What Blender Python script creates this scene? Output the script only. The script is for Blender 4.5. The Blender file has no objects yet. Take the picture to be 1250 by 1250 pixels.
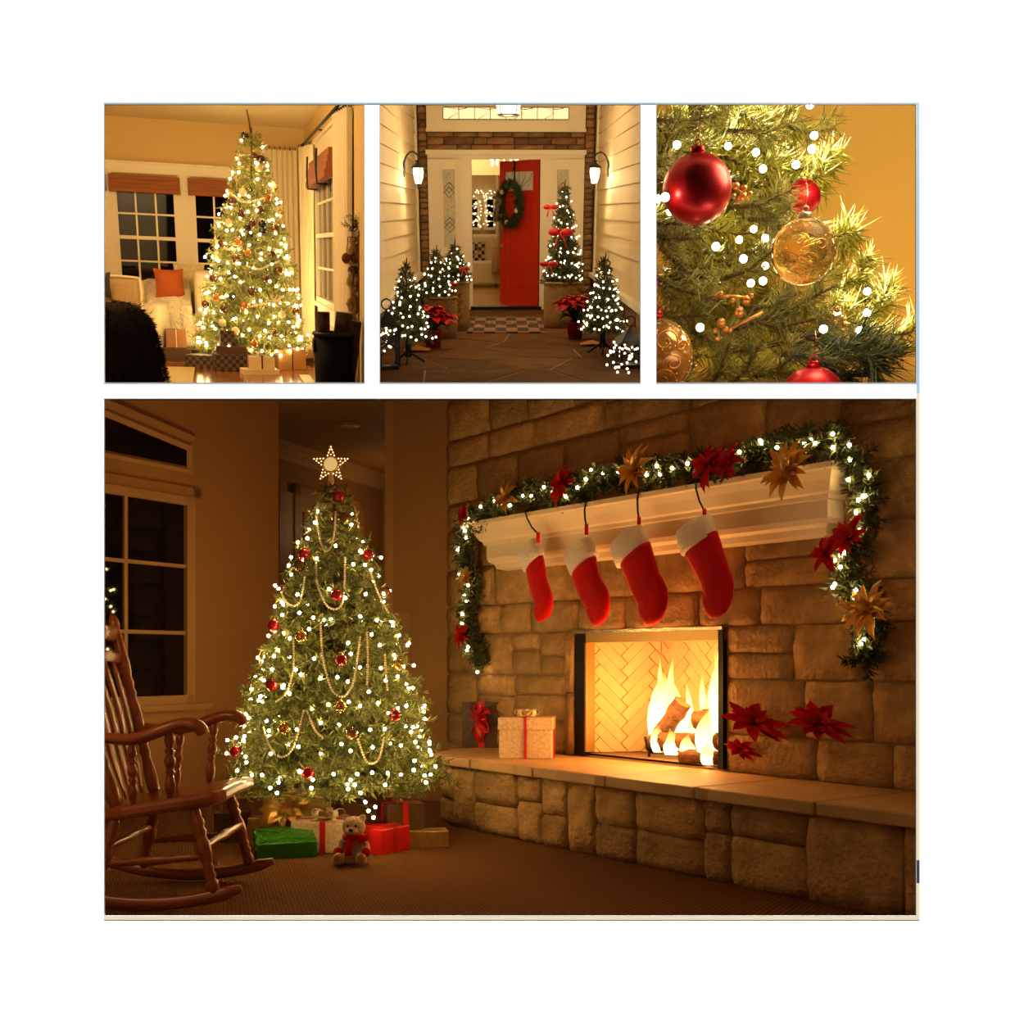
import bpy, math, random
import numpy as np
from mathutils import Vector, Matrix, Quaternion
R = math.radians; PI = math.pi
sc = bpy.context.scene
col = sc.collection
# ---------------------------------------------------------------- camera, world, sun, exposure
FPX, CX, HY, CAMH = 1400.0, 625.0, 805.0, 1.0      # focal length and principal point in pixels of the 1250 frame
cam = bpy.data.cameras.new('camera'); camo = bpy.data.objects.new('camera', cam); col.objects.link(camo)
cam.sensor_width = 36.0; cam.lens = 36.0*FPX/1250.0; cam.shift_y = (HY-625.0)/1250.0
cam.clip_start = 0.05; cam.clip_end = 200
camo.location = (0, 0, CAMH); camo.rotation_euler = (R(90), 0, 0)
sc.camera = camo
w = bpy.data.worlds.new('world'); sc.world = w; w.use_nodes = True
w.node_tree.nodes['Background'].inputs[0].default_value = (0.02, 0.02, 0.022, 1)
w.node_tree.nodes['Background'].inputs[1].default_value = 0.3
SUN_TILT = 9.0
sl = bpy.data.lights.new('sun', 'SUN'); so = bpy.data.objects.new('sun', sl); col.objects.link(so)
sl.energy = 1.25*PI/(0.9*math.sin(R(SUN_TILT))); sl.angle = R(0.3)
so.rotation_euler = (R(SUN_TILT), 0, 0); so.location = (0, 1, 6)     # added to whiten the front wall; falls almost straight down along it
sc.view_settings.view_transform = 'Standard'; sc.view_settings.look = 'None'
sc.view_settings.exposure = 0.0; sc.view_settings.gamma = 1.0; sc.view_settings.use_curve_mapping = False
sc.cycles.use_denoising = True
sc.cycles.max_bounces = 6; sc.cycles.transparent_max_bounces = 12
sc.cycles.sample_clamp_indirect = 4.0
# ---------------------------------------------------------------- frames: rigid (uniformly scaled) places, with pixel picking
C0 = Vector((0, 0, CAMH))
def ray(px, py): return Vector(((px-CX)/FPX, 1.0, (HY-py)/FPX))
class Frame:
    def __init__(s, M):
        s.pid = 0; s.M = M; s.I = M.inverted(); s.c = s.I @ C0; s.I3 = s.I.to_3x3()
    def hit(s, px, py, ax, val):
        d = s.I3 @ ray(px, py); t = (val - s.c[ax])/d[ax]
        return s.c + d*t
    def X(s, px, py, v): return s.hit(px, py, 0, v)
    def Y(s, px, py, v): return s.hit(px, py, 1, v)
    def Z(s, px, py, v=0.0): return s.hit(px, py, 2, v)
MAIN = Frame(Matrix.Identity(4))
def wallframe(p0, p1):
    u = Vector((p1[0]-p0[0], p1[1]-p0[1], 0)).normalized(); y = Vector((-u.y, u.x, 0))
    M = Matrix(((u.x, y.x, 0, p0[0]), (u.y, y.y, 0, p0[1]), (0, 0, 1, 0), (0, 0, 0, 1)))
    return Frame(M)
def panelframe(px, py, s, hk, pid):
    q = Vector((0, 1, 0)).rotation_difference(ray(px, py).normalized())
    f = Frame(Matrix.Translation(C0) @ q.to_matrix().to_4x4() @ Matrix.Scale(s, 4) @ Matrix.Translation((0, 0, -hk)))
    f.pid = pid; return f
FR = MAIN
def use(f):
    global FR
    FR = f
# ---------------------------------------------------------------- materials
MATS = {}
def mat(name, c, rough=.6, metal=0., spec=.5, emit=None, es=0., noise=None, bump=None, trans=0., island=0., objr=0., sheen=0., coat=0., c2=None, stretch=None, ior=1.45):
    if name in MATS: return MATS[name]
    m = bpy.data.materials.new(name); m.use_nodes = True; nt = m.node_tree; N = nt.nodes; L = nt.links
    b = N['Principled BSDF']
    b.inputs['Base Color'].default_value = (*c, 1); b.inputs['Roughness'].default_value = rough
    b.inputs['Metallic'].default_value = metal; b.inputs['Specular IOR Level'].default_value = spec
    b.inputs['Transmission Weight'].default_value = trans; b.inputs['IOR'].default_value = ior
    b.inputs['Sheen Weight'].default_value = sheen; b.inputs['Coat Weight'].default_value = coat
    if emit: b.inputs['Emission Color'].default_value = (*emit, 1); b.inputs['Emission Strength'].default_value = es
    tc = N.new('ShaderNodeTexCoord'); vec = tc.outputs['Object']
    if stretch:
        mp = N.new('ShaderNodeMapping'); mp.inputs['Scale'].default_value = stretch; L.new(vec, mp.inputs['Vector']); vec = mp.outputs[0]
    cur = None
    if noise:
        n = N.new('ShaderNodeTexNoise'); n.inputs['Scale'].default_value = noise[0]; n.inputs['Detail'].default_value = 5
        L.new(vec, n.inputs['Vector'])
        r = N.new('ShaderNodeValToRGB'); r.color_ramp.elements[0].position = .3; r.color_ramp.elements[1].position = .7
        k = noise[1]; d = c2 or tuple(x*(1-k) for x in c)
        r.color_ramp.elements[0].color = (*d, 1); r.color_ramp.elements[1].color = (*c, 1)
        L.new(n.outputs['Fac'], r.inputs['Fac']); cur = r.outputs['Color']
    rnd = None
    if island: g = N.new('ShaderNodeNewGeometry'); rnd = (g.outputs['Random Per Island'], island)
    if objr: g = N.new('ShaderNodeObjectInfo'); rnd = (g.outputs['Random'], objr)
    if rnd:
        mr = N.new('ShaderNodeMapRange'); mr.inputs['To Min'].default_value = 1-rnd[1]; mr.inputs['To Max'].default_value = 1+rnd[1]*.6
        L.new(rnd[0], mr.inputs['Value'])
        h = N.new('ShaderNodeHueSaturation'); L.new(mr.outputs[0], h.inputs['Value'])
        h.inputs['Color'].default_value = (*c, 1)
        if cur: L.new(cur, h.inputs['Color'])
        cur = h.outputs['Color']
    if cur: L.new(cur, b.inputs['Base Color'])
    if bump:
        n = N.new('ShaderNodeTexNoise'); n.inputs['Scale'].default_value = bump[0]; n.inputs['Detail'].default_value = 6
        L.new(vec, n.inputs['Vector'])
        bp = N.new('ShaderNodeBump'); bp.inputs['Strength'].default_value = bump[1]; bp.inputs['Distance'].default_value = .02
        L.new(n.outputs['Fac'], bp.inputs['Height']); L.new(bp.outputs[0], b.inputs['Normal'])
    MATS[name] = m
    return m
def checker(name, c1, c2, scale, rough=.9):
    m = mat(name, c1, rough); nt = m.node_tree
    t = nt.nodes.new('ShaderNodeTexChecker'); t.inputs['Color1'].default_value = (*c1, 1); t.inputs['Color2'].default_value = (*c2, 1); t.inputs['Scale'].default_value = scale
    nt.links.new(nt.nodes['Texture Coordinate'].outputs['Object'], t.inputs['Vector'])
    nt.links.new(t.outputs['Color'], nt.nodes['Principled BSDF'].inputs['Base Color'])
    return m
def emitter(name, c, es):
    if name in MATS: return MATS[name]
    m = bpy.data.materials.new(name); m.use_nodes = True; nt = m.node_tree; nt.nodes.clear()
    e = nt.nodes.new('ShaderNodeEmission'); o = nt.nodes.new('ShaderNodeOutputMaterial')
    e.inputs[0].default_value = (*c, 1); e.inputs[1].default_value = es; nt.links.new(e.outputs[0], o.inputs[0])
    MATS[name] = m
    return m
# ---------------------------------------------------------------- mesh building
def frame_of(d):
    d = Vector(d).normalized(); a = Vector((0, 0, 1)) if abs(d.z) < .9 else Vector((1, 0, 0))
    s = d.cross(a).normalized(); return s, s.cross(d).normalized()
class MB:
    def __init__(s): s.v = []; s.f = []; s.m = []
    def add(s, vs, fs, mi=0):
        b = len(s.v); s.v += [tuple(x) for x in vs]; s.f += [tuple(i+b for i in f) for f in fs]; s.m += [mi]*len(fs); return s
    def box(s, c, sz, rot=None, mi=0):
        c = Vector(c); hx, hy, hz = sz[0]/2, sz[1]/2, sz[2]/2
        vs = [Vector((x, y, z)) for x in (-hx, hx) for y in (-hy, hy) for z in (-hz, hz)]
        if rot is not None:
            q = rot if not isinstance(rot, (int, float)) else Matrix.Rotation(rot, 3, 'Z')
            vs = [q @ x for x in vs]
        return s.add([x+c for x in vs], [(0, 1, 3, 2), (4, 6, 7, 5), (0, 4, 5, 1), (2, 3, 7, 6), (0, 2, 6, 4), (1, 5, 7, 3)], mi)
    def bb(s, x0, x1, y0, y1, z0, z1, mi=0): return s.box(((x0+x1)/2, (y0+y1)/2, (z0+z1)/2), (abs(x1-x0), abs(y1-y0), abs(z1-z0)), None, mi)
    def quad(s, a, b, c, d, mi=0): return s.add([a, b, c, d], [(0, 1, 2, 3)], mi)
    def tube(s, path, r, seg=8, flat=1., side=None, caps=True, mi=0):
        P = [Vector(p) for p in path]; n = len(P); rr = r if isinstance(r, (list, tuple)) else [r]*n
        a = None; vs = []
        for i in range(n):
            d = (P[min(i+1, n-1)]-P[max(i-1, 0)])
            if d.length < 1e-9: d = Vector((0, 0, 1))
            d.normalize()
            if side is not None: a = Vector(side) - d*d.dot(Vector(side)); a.normalize()
            elif a is None: a = frame_of(d)[0]
            else:
                a = a - d*d.dot(a); a = a.normalized() if a.length > 1e-6 else frame_of(d)[0]
            b = d.cross(a)
            for k in range(seg):
                t = 2*PI*k/seg; vs.append(P[i] + a*(rr[i]*math.cos(t)) + b*(rr[i]*flat*math.sin(t)))
        fs = [(i*seg+k, i*seg+(k+1) % seg, (i+1)*seg+(k+1) % seg, (i+1)*seg+k) for i in range(n-1) for k in range(seg)]
        if caps: fs += [tuple(range(seg-1, -1, -1)), tuple((n-1)*seg+k for k in range(seg))]
        return s.add(vs, fs, mi)
    def lathe(s, prof, seg=16, o=(0, 0, 0), mi=0):
        return s.tube_rings([(Vector(o)+Vector((0, 0, z)), r) for r, z in prof], seg, mi)
    def tube_rings(s, rings, seg, mi=0):
        vs = []; n = len(rings)
        for p, r in rings:
            for k in range(seg): t = 2*PI*k/seg; vs.append(p+Vector((r*math.cos(t), r*math.sin(t), 0)))
        fs = [(i*seg+k, i*seg+(k+1) % seg, (i+1)*seg+(k+1) % seg, (i+1)*seg+k) for i in range(n-1) for k in range(seg)]
        fs += [tuple(range(seg-1, -1, -1)), tuple((n-1)*seg+k for k in range(seg))]
        return s.add(vs, fs, mi)
    def ball(s, c, r, seg=10, rings=6, sc=(1, 1, 1), mi=0, rot=None):
        c = Vector(c); vs = []
        def P(x, y, z):
            p = Vector((x*r*sc[0], y*r*sc[1], z*r*sc[2])); return c + (rot @ p if rot is not None else p)
        vs.append(P(0, 0, -1))
        for i in range(1, rings):
            t = PI*i/rings
            for k in range(seg): a = 2*PI*k/seg; vs.append(P(math.sin(t)*math.cos(a), math.sin(t)*math.sin(a), -math.cos(t)))
        vs.append(P(0, 0, 1)); e = len(vs)-1
        fs = [(0, 1+(k+1) % seg, 1+k) for k in range(seg)]
        for i in range(rings-2):
            fs += [(1+i*seg+k, 1+i*seg+(k+1) % seg, 1+(i+1)*seg+(k+1) % seg, 1+(i+1)*seg+k) for k in range(seg)]
        fs += [(e, 1+(rings-2)*seg+k, 1+(rings-2)*seg+(k+1) % seg) for k in range(seg)]
        return s.add(vs, fs, mi)
    def prism(s, poly, z0, z1, f=lambda x, y, z: (x, y, z), mi=0):
        n = len(poly)
        vs = [f(x, y, z0) for x, y in poly]+[f(x, y, z1) for x, y in poly]
        fs = [tuple(range(n-1, -1, -1)), tuple(range(n, 2*n))]+[(i, (i+1) % n, n+(i+1) % n, n+i) for i in range(n)]
        return s.add(vs, fs, mi)
    def sheet(s, G, mi=0):
        nr, nc = len(G), len(G[0])
        return s.add([p for r in G for p in r], [(i*nc+j, i*nc+j+1, (i+1)*nc+j+1, (i+1)*nc+j) for i in range(nr-1) for j in range(nc-1)], mi)
    def ring(s, c, Rr, r, ax, n=20, seg=6, mi=0, sc=(1, 1)):
        a, b = frame_of(ax); c = Vector(c)
        pts = [c+a*(Rr*sc[0]*math.cos(2*PI*i/n))+b*(Rr*sc[1]*math.sin(2*PI*i/n)) for i in range(n+1)]
        return s.tube(pts, r, seg, caps=False, mi=mi)
def mesh_of(name, mb, mats, smooth=True, off=None):
    me = bpy.data.meshes.new(name)
    vs = mb.v if off is None else [(a-off[0], b-off[1], c-off[2]) for a, b, c in mb.v]
    me.from_pydata(vs, [], mb.f)
    for m in (mats if isinstance(mats, (list, tuple)) else [mats]): me.materials.append(m)
    if any(mb.m): me.polygons.foreach_set('material_index', mb.m)
    if smooth: me.polygons.foreach_set('use_smooth', [True]*len(me.polygons)); 
    me.update()
    return me
def tag(o, label=None, cat=None, group=None, kind=None):
    if label: o['label'] = label
    if cat: o['category'] = cat
    if group: o['group'] = group
    if kind: o['kind'] = kind
    return o
def link(name, data, parent=None, M=None):
    o = bpy.data.objects.new(name, data); col.objects.link(o); PID[o.name] = FR.pid
    if parent is not None: o.parent = parent
    if M is not None: o.matrix_basis = M
    return o
def thing(name, label, cat, loc=(0, 0, 0), rz=0., group=None, M=None, kind=None):
    o = bpy.data.objects.new(name, None); col.objects.link(o); o.empty_display_size = .05
    L = Matrix.Translation(loc) @ Matrix.Rotation(rz, 4, 'Z') if M is None else M
    o.matrix_world = FR.M @ L; o.matrix_basis = FR.M @ L
    LOC[o.name] = L
    return tag(o, label, cat, group, kind)
LOC = {}; PID = {}
def part(name, mb, mats, parent, smooth=True, label=None, kind=None, wrel=False, sharp=None):
    me = mesh_of(name, mb, mats, smooth)
    if wrel: me.transform(LOC[parent.name].inverted())
    o = link(name, me, parent); LOC[o.name] = LOC.get(parent.name, Matrix.Identity(4))
    if sharp: bevel(o, sharp)
    return tag(o, label, None, None, kind)
def solo(name, mb, mats, label=None, cat=None, group=None, kind=None, smooth=True, sharp=None, origin=None):
    A = np.array(mb.v); lo, hi = A.min(0), A.max(0)
    off = origin or ((lo[0]+hi[0])/2, (lo[1]+hi[1])/2, lo[2])
    o = link(name, mesh_of(name, mb, mats, smooth, off)); L = Matrix.Translation(off)
    o.matrix_basis = FR.M @ L; LOC[o.name] = L
    if sharp: bevel(o, sharp)
    return tag(o, label, cat, group, kind)
def struct(name, mb, mats, smooth=False, label=None):
    o = link(name, mesh_of(name, mb, mats, smooth)); o.matrix_basis = FR.M; LOC[o.name] = Matrix.Identity(4)
    return tag(o, label, None, None, 'structure')
def bevel(o, wd, seg=2):
    b = o.modifiers.new('bevel', 'BEVEL'); b.width = wd; b.segments = seg; b.limit_method = 'ANGLE'; b.angle_limit = R(40)
    b.harden_normals = False
def inst(name, me, parent, M): return link(name, me, parent, M)
def plight(name, loc, power, c, rad=.05):
    l = bpy.data.lights.new(name, 'POINT'); l.energy = power; l.color = c; l.shadow_soft_size = rad
    o = bpy.data.objects.new(name, l); col.objects.link(o); o.location = FR.M @ Vector(loc)
    return o
# ---------------------------------------------------------------- polygons
def clip(poly, nx, ny, d):                 # keep nx*x+ny*y <= d
    out = []; n = len(poly)
    for i in range(n):
        a, b = poly[i], poly[(i+1) % n]; da = nx*a[0]+ny*a[1]-d; db = nx*b[0]+ny*b[1]-d
        if da <= 0: out.append(a)
        if (da < 0 < db) or (db < 0 < da):
            t = da/(da-db); out.append((a[0]+(b[0]-a[0])*t, a[1]+(b[1]-a[1])*t))
    return out
def cliprect(p, x0, x1, y0, y1):
    for a in ((-1, 0, -x0), (1, 0, x1), (0, -1, -y0), (0, 1, y1)):
        if len(p) < 3: return []
        p = clip(p, *a)
    return p if len(p) >= 3 else []
def area(p): return abs(sum(p[i][0]*p[(i+1) % len(p)][1]-p[(i+1) % len(p)][0]*p[i][1] for i in range(len(p))))/2
def shrink(p, k):
    cx = sum(a for a, b in p)/len(p); cy = sum(b for a, b in p)/len(p)
    out = []
    for a, b in p:
        d = math.hypot(a-cx, b-cy); out.append((cx+(a-cx)*(1-k/max(d, k*1.5)), cy+(b-cy)*(1-k/max(d, k*1.5))))
    return out
# ---------------------------------------------------------------- foliage
def needles(name, segs, dens, L, W, mat_, rng, spread=1.0, fwd=.55, thick=False):
    """needles along line segments (n,2,3); dens per metre"""
    A = segs[:, 0]; B = segs[:, 1]; ln = np.linalg.norm(B-A, axis=1)
    n = np.maximum(2, (ln*dens).astype(int)); idx = np.repeat(np.arange(len(A)), n); t = rng.random(len(idx))
    P = A[idx]+(B-A)[idx]*t[:, None]; ax = (B-A)[idx]/np.maximum(ln[idx], 1e-6)[:, None]
    rv = rng.normal(size=P.shape); rv -= ax*(rv*ax).sum(1)[:, None]; rv /= np.linalg.norm(rv, axis=1)[:, None]
    D = ax*fwd*(0.6+.8*rng.random(len(P)))[:, None]+rv*spread; D /= np.linalg.norm(D, axis=1)[:, None]
    S = np.cross(D, rng.normal(size=P.shape)); S /= np.linalg.norm(S, axis=1)[:, None]
    ll = L*(.65+.6*rng.random(len(P)))[:, None]; m = len(P)
    if thick:
        T = np.cross(D, S); V = np.stack([P+S*W/2, P-S*W*.25+T*W*.43, P-S*W*.25-T*W*.43, P+D*ll], 1).reshape(-1, 3)
        b = np.arange(m)[:, None]*4; F = np.concatenate([b+np.array([[0, 1, 3]]), b+np.array([[1, 2, 3]]), b+np.array([[2, 0, 3]])], 1).reshape(-1, 3)
    else:
        V = np.stack([P-S*W*.35, P+S*W*.35, P+D*ll*.6+S*W/2, P+D*ll, P+D*ll*.6-S*W/2], 1).reshape(-1, 3)
        b = np.arange(m)[:, None]*5; F = np.concatenate([b+np.array([[0, 1, 2]]), b+np.array([[0, 2, 4]]), b+np.array([[4, 2, 3]])], 1).reshape(-1, 3)
    return trimesh(name, V, F, mat_)
def trimesh(name, V, F, mat_):
    me = bpy.data.meshes.new(name); me.vertices.add(len(V)); me.vertices.foreach_set('co', V.astype(np.float32).ravel())
    me.loops.add(F.size); me.loops.foreach_set('vertex_index', F.astype(np.int32).ravel())
    me.polygons.add(len(F)); me.polygons.foreach_set('loop_start', np.arange(0, F.size, 3, dtype=np.int32))
    me.materials.append(mat_); me.update(calc_edges=True); me.validate()
    return me
def conifer(rng, H, Rb, z0, rings, bd, prof, droop=.25, tw=.3, lay=.9):
    """branch and twig segments of a conical tree; prof(t) -> radius factor for t=0 bottom..1 top"""
    S = []; br = []
    for i in range(rings):
        t = (i+rng.random()*.7)/rings; z = z0+(H-z0)*t; r = Rb*prof(t)
        nb = max(4, int(bd*r/Rb+3)); off = rng.random()*6.28
        for k in range(nb):
            a = off+2*PI*k/nb+rng.normal()*.22; L = r*(.8+.33*rng.random())
            z1 = z-droop*L*(.4+rng.random()*.5)+(.12*L if t > .85 else 0)
            A = np.array([0, 0, min(z+.18*L, H)]); B = np.array([math.cos(a)*L, math.sin(a)*L, max(z1, z0*.4)])
            M_ = A*.4+B*.6; M_[2] -= .05*L
            S.append((A*.55+M_*.45, M_)); S.append((M_, B)); br.append((A, M_, B))
            nt = max(2, int(L/.07))
            for q in range(nt):
                f = .35+.62*(q+.5)/nt; p = M_+(B-M_)*((f-.6)/.4) if f > .6 else A+(M_-A)*(f/.6)
                sg = 1 if q % 2 else -1; da = a+sg*(.75+rng.random()*.45); tl = L*tw*(1.25-f)*(0.8+.5*rng.random())+.04*H/2
                e = p+np.array([math.cos(da)*tl, math.sin(da)*tl, (rng.random()-.5)*tl*.7])
                S.append((p, e))
    return np.array(S), br
def bulb_mesh(name, r, m, seg=6, rings=4): return mesh_of(name, MB().ball((0, 0, 0), r, seg, rings), m)
# ================================================================ the collage's white margin, built as a front wall with four openings
D0 = 3.5
def fx(px): return (px-CX)/FPX*D0
def fz(py): return CAMH+(HY-py)/FPX*D0
OPEN = [(127.5, 127.5, 444.5, 467), (464, 127.5, 781.5, 467), (801.5, 127.5, 1118, 467), (127.5, 487, 1118, 1118)]
white = mat('white_margin_paint', (.9, .9, .9), .9, spec=.1)
mb = MB(); xs = [-14]+[fx(p) for p in (127.5, 444.5, 464, 781.5, 801.5, 1118)]+[14]; zs = [-3, fz(1118), fz(487), fz(467), fz(127.5), 9]
TH = .005
for i in range(len(xs)-1):
    for j in range(len(zs)-1):
        cx, cz = (xs[i]+xs[i+1])/2, (zs[j]+zs[j+1])/2
        if any(fx(a) < cx < fx(c) and fz(d) < cz < fz(b) for a, b, c, d in OPEN): continue
        mb.bb(xs[i], xs[i+1], D0, D0+TH, zs[j], zs[j+1])
struct('wall_front', mb, white, label='white collage margin built as a wall with four framed openings')
gline = mat('grey_edge', (.35, .34, .33), .7)
for n, (a, b, c, d) in enumerate(OPEN):
    mb = MB(); e = .0022; x0, x1, z0, z1 = fx(a), fx(c), fz(d), fz(b)
    mb.bb(x0-e, x0, D0-.0003, D0+TH, z0-e, z1+e); mb.bb(x1, x1+e, D0-.0003, D0+TH, z0-e, z1+e)
    mb.bb(x0, x1, D0-.0003, D0+TH, z0-e, z0); mb.bb(x0, x1, D0-.0003, D0+TH, z1, z1+e)
    struct('trim_%d' % (n+1), mb, gline, label='thin grey edging round an opening in the white wall')
def strip(n, a, b, c, d, m, lab):
    struct('trim_%d' % n, MB().bb(fx(a), fx(c), D0-.0004, D0+.0005, fz(d), fz(b)), m, label=lab)
strip(5, 127, 125, 1122.5, 126.8, mat('blue_edge', (.27, .4, .5), .8), 'slim blue grey edge strip along the top of the openings')
strip(6, 1118.9, 127, 1122.5, 480, MATS['blue_edge'], 'slim blue grey edge strip beside the golden wall opening')
strip(7, 1118.9, 480, 1122.5, 1050, mat('peach_edge', (.62, .5, .32), .8), 'slim peach edge strip beside the stone wall opening')
strip(8, 1118.9, 1078, 1122.5, 1118.9, MATS['peach_edge'], 'short peach edge strip at the lower corner')
strip(9, 1118.9, 1050, 1122.5, 1078, mat('navy_edge', (.02, .02, .04), .8), 'short dark navy mark on the edge strip')
strip(10, 127, 1118.9, 1122.5, 1123, MATS['peach_edge'], 'slim peach edge strip under the fireplace opening')
felt = mat('black_felt', (.004, .004, .004), 1, spec=0)  # for unseen boards added to soak up sun leaking through the openings
for n, (a, b, c, d) in enumerate(OPEN[:3]):
    struct('trim_%d' % (11+n), MB().bb(fx(a)-.015, fx(c)+.015, D0+TH, D0+.17, fz(d)-.015, fz(d)-.006), felt, label='unseen black felt board added behind an opening to catch stray sun')
struct('trim_14', MB().bb(-2, 2, D0+TH, D0+.33, -.01, 0), felt, label='unseen black felt board added at the foot of the white wall to catch stray sun')
# ================================================================ the fireplace room: shell
use(MAIN)
def carpet():
    m = mat('woven_carpet', (.21, .095, .035), .95, spec=.1); nt = m.node_tree; N = nt.nodes; L = nt.links
    tc = N['Texture Coordinate']; b = N['Principled BSDF']
    mp = N.new('ShaderNodeMapping'); mp.inputs['Rotation'].default_value = (0, 0, R(30)); L.new(tc.outputs['Object'], mp.inputs[0])
    w1 = N.new('ShaderNodeTexWave'); w1.inputs['Scale'].default_value = 14; w1.bands_direction = 'X'; L.new(mp.outputs[0], w1.inputs[0])
    w2 = N.new('ShaderNodeTexWave'); w2.inputs['Scale'].default_value = 14; w2.bands_direction = 'Y'; L.new(mp.outputs[0], w2.inputs[0])
    mu = N.new('ShaderNodeMath'); mu.operation = 'MULTIPLY'; L.new(w1.outputs['Fac'], mu.inputs[0]); L.new(w2.outputs['Fac'], mu.inputs[1])
    r = N.new('ShaderNodeValToRGB'); r.color_ramp.elements[0].color = (.11, .045, .014, 1); r.color_ramp.elements[1].color = (.30, .14, .048, 1)
    L.new(mu.outputs[0], r.inputs[0]); L.new(r.outputs[0], b.inputs['Base Color'])
    bp = N.new('ShaderNodeBump'); bp.inputs['Strength'].default_value = .5; bp.inputs['Distance'].default_value = .01; L.new(mu.outputs[0], bp.inputs['Height']); L.new(bp.outputs[0], b.inputs['Normal'])
    return m
struct('floor', MB().bb(-5, 4, D0+.33, 13, -.05, 0), carpet(), label='brown woven carpet')
tan = mat('tan_wall', (.33, .165, .055), .75, noise=(3, .08), bump=(60, .05))
trimm = mat('tan_trim', (.36, .19, .07), .5)
def sof(y): return 1+.2342*y
mb = MB(); T = .05
mb.add([(-6, 3.51, sof(3.51)), (4, 3.51, sof(3.51)), (4, 13, sof(13)), (-6, 13, sof(13)), (-6, 3.51, sof(3.51)+.01), (4, 3.51, sof(3.51)+.01), (4, 13, sof(13)+.01), (-6, 13, sof(13)+.01)],
       [(0, 1, 2, 3), (7, 6, 5, 4), (0, 4, 5, 1), (1, 5, 6, 2), (2, 6, 7, 3), (3, 7, 4, 0)])
struct('ceiling', mb, tan, label='sloping tan ceiling')
def wallslab(name, p0, p1, m, z1=None, th=.06, label=None, z0=0):
    u = Vector((p1[0]-p0[0], p1[1]-p0[1])).normalized(); y = Vector((-u.y, u.x))*th
    a, b = Vector(p0), Vector(p1); za, zb = (sof(a.y), sof(b.y)) if z1 is None else (z1, z1)
    c, d = b+y, a+y
    zc, zd = (min(zb, sof(c.y)), min(za, sof(d.y)))
    mb = MB().add([(*a, z0), (*b, z0), (*c, z0), (*d, z0), (*a, za), (*b, zb), (*c, zc), (*d, zd)], [(3, 2, 1, 0), (4, 5, 6, 7), (0, 1, 5, 4), (1, 2, 6, 5), (2, 3, 7, 6), (3, 0, 4, 7)])
    return struct(name, mb, m, label=label)
LW0, LW1 = (-4.70, 3.5), (-1.751, 8.6)
wallslab('wall_left', LW0, LW1, tan, label='tan wall with the tall window')
LEFTW = wallframe(LW0, LW1)
HP0, HP1 = (-.2036*10.3, 10.3), (-.1129*12.24, 12.24)
HALLW = wallframe(HP0, HP1)
hu = Vector((HP1[0]-HP0[0], HP1[1]-HP0[1])).normalized()
wallslab('wall_hall', (HP0[0]-hu.x*2.2, HP0[1]-hu.y*2.2), HP1, tan, 2.95, label='tan hallway wall behind the tree')
wallslab('wall_end', HP1, (-.5, 12.24), tan, 2.95, label='tan end wall of the hallway')
wallslab('wall_back', (-.8597, 8.3), (-.43, 8.03), tan, label='plain tan wall between the tree and the stone wall')
wallslab('wall_return', (-.8597, 12.3), (-.8597, 8.3), tan, label='tan return wall of the hallway', th=-.06)
struct('ceiling_hall', MB().bb(-3, -.3, 8.62, 12.4, 2.95, 2.97), tan, label='tan hallway ceiling')
# ---- fireplace wall
WALL = wallframe((.40, 6.91), (.40+.595, 6.91-.803))
use(WALL)
U0, U1 = -1.42, 3.0
mort = mat('mortar', (.33, .2, .095), .95, bump=(40, .3))
def stonemat(name, c, nz=7):
    m = mat(name, c, .9, spec=.15, noise=(nz, .5), bump=(34, 1.0), objr=.25); return m
stone_m = stonemat('sandstone', (.56, .33, .135))
mb = MB()
FO = (0.0, 1.2, .43, 1.17)                         # firebox opening u0,u1,z0,z1
def wtop(u): return sof(6.91-.803*u)-.012
def wpiece(a, b, z0):
    mb.add([(a, 0, z0), (b, 0, z0), (b, .06, z0), (a, .06, z0), (a, 0, wtop(a)), (b, 0, wtop(b)), (b, .06, wtop(b)), (a, .06, wtop(a))], [(3, 2, 1, 0), (4, 5, 6, 7), (0, 1, 5, 4), (1, 2, 6, 5), (2, 3, 7, 6), (3, 0, 4, 7)])
wpiece(U0, FO[0], 0); wpiece(FO[1], U1, 0); wpiece(FO[0], FO[1], FO[3]); mb.bb(FO[0], FO[1], 0, .06, 0, FO[2])
wall_stone = struct('wall_right', mb, mort, label='rough sandstone block wall round the fireplace')
rs = random.Random(5)
def stone_mesh(w_, h_, dp, rg, m, name='stone', nx=6, nz=5):
    G = []
    for j in range(nz+1):
        row = []
        for i in range(nx+1):
            x = -w_/2+w_*i/nx; z = -h_/2+h_*j/nz; ed = (i in (0, nx))+(j in (0, nz))
            if ed == 0: y = -dp*(.6+.8*rg.random()); x += rg.uniform(-.2, .2)*w_/nx; z += rg.uniform(-.2, .2)*h_/nz
            elif ed == 1: y = -dp*(.6+.3*rg.random()); x += rg.uniform(-.004, .004); z += rg.uniform(-.004, .004)
            else: y = -dp*.45; x *= .985; z *= .98
            row.append((x, y, z))
        G.append(row)
    mb = MB().sheet(G)
    per = [(i, 0) for i in range(nx+1)]+[(nx, j) for j in range(1, nz+1)]+[(i, nz) for i in range(nx-1, -1, -1)]+[(0, j) for j in range(nz-1, 0, -1)]
    b = len(mb.v); idx = [j*(nx+1)+i for i, j in per]
    mb.v += [(mb.v[k][0], .012, mb.v[k][2]) for k in idx]; n = len(idx)
    mb.f += [(idx[k], b+k, b+(k+1) % n, idx[(k+1) % n]) for k in range(n)]; mb.m += [0]*n
    return mesh_of(name, mb, m)
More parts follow.
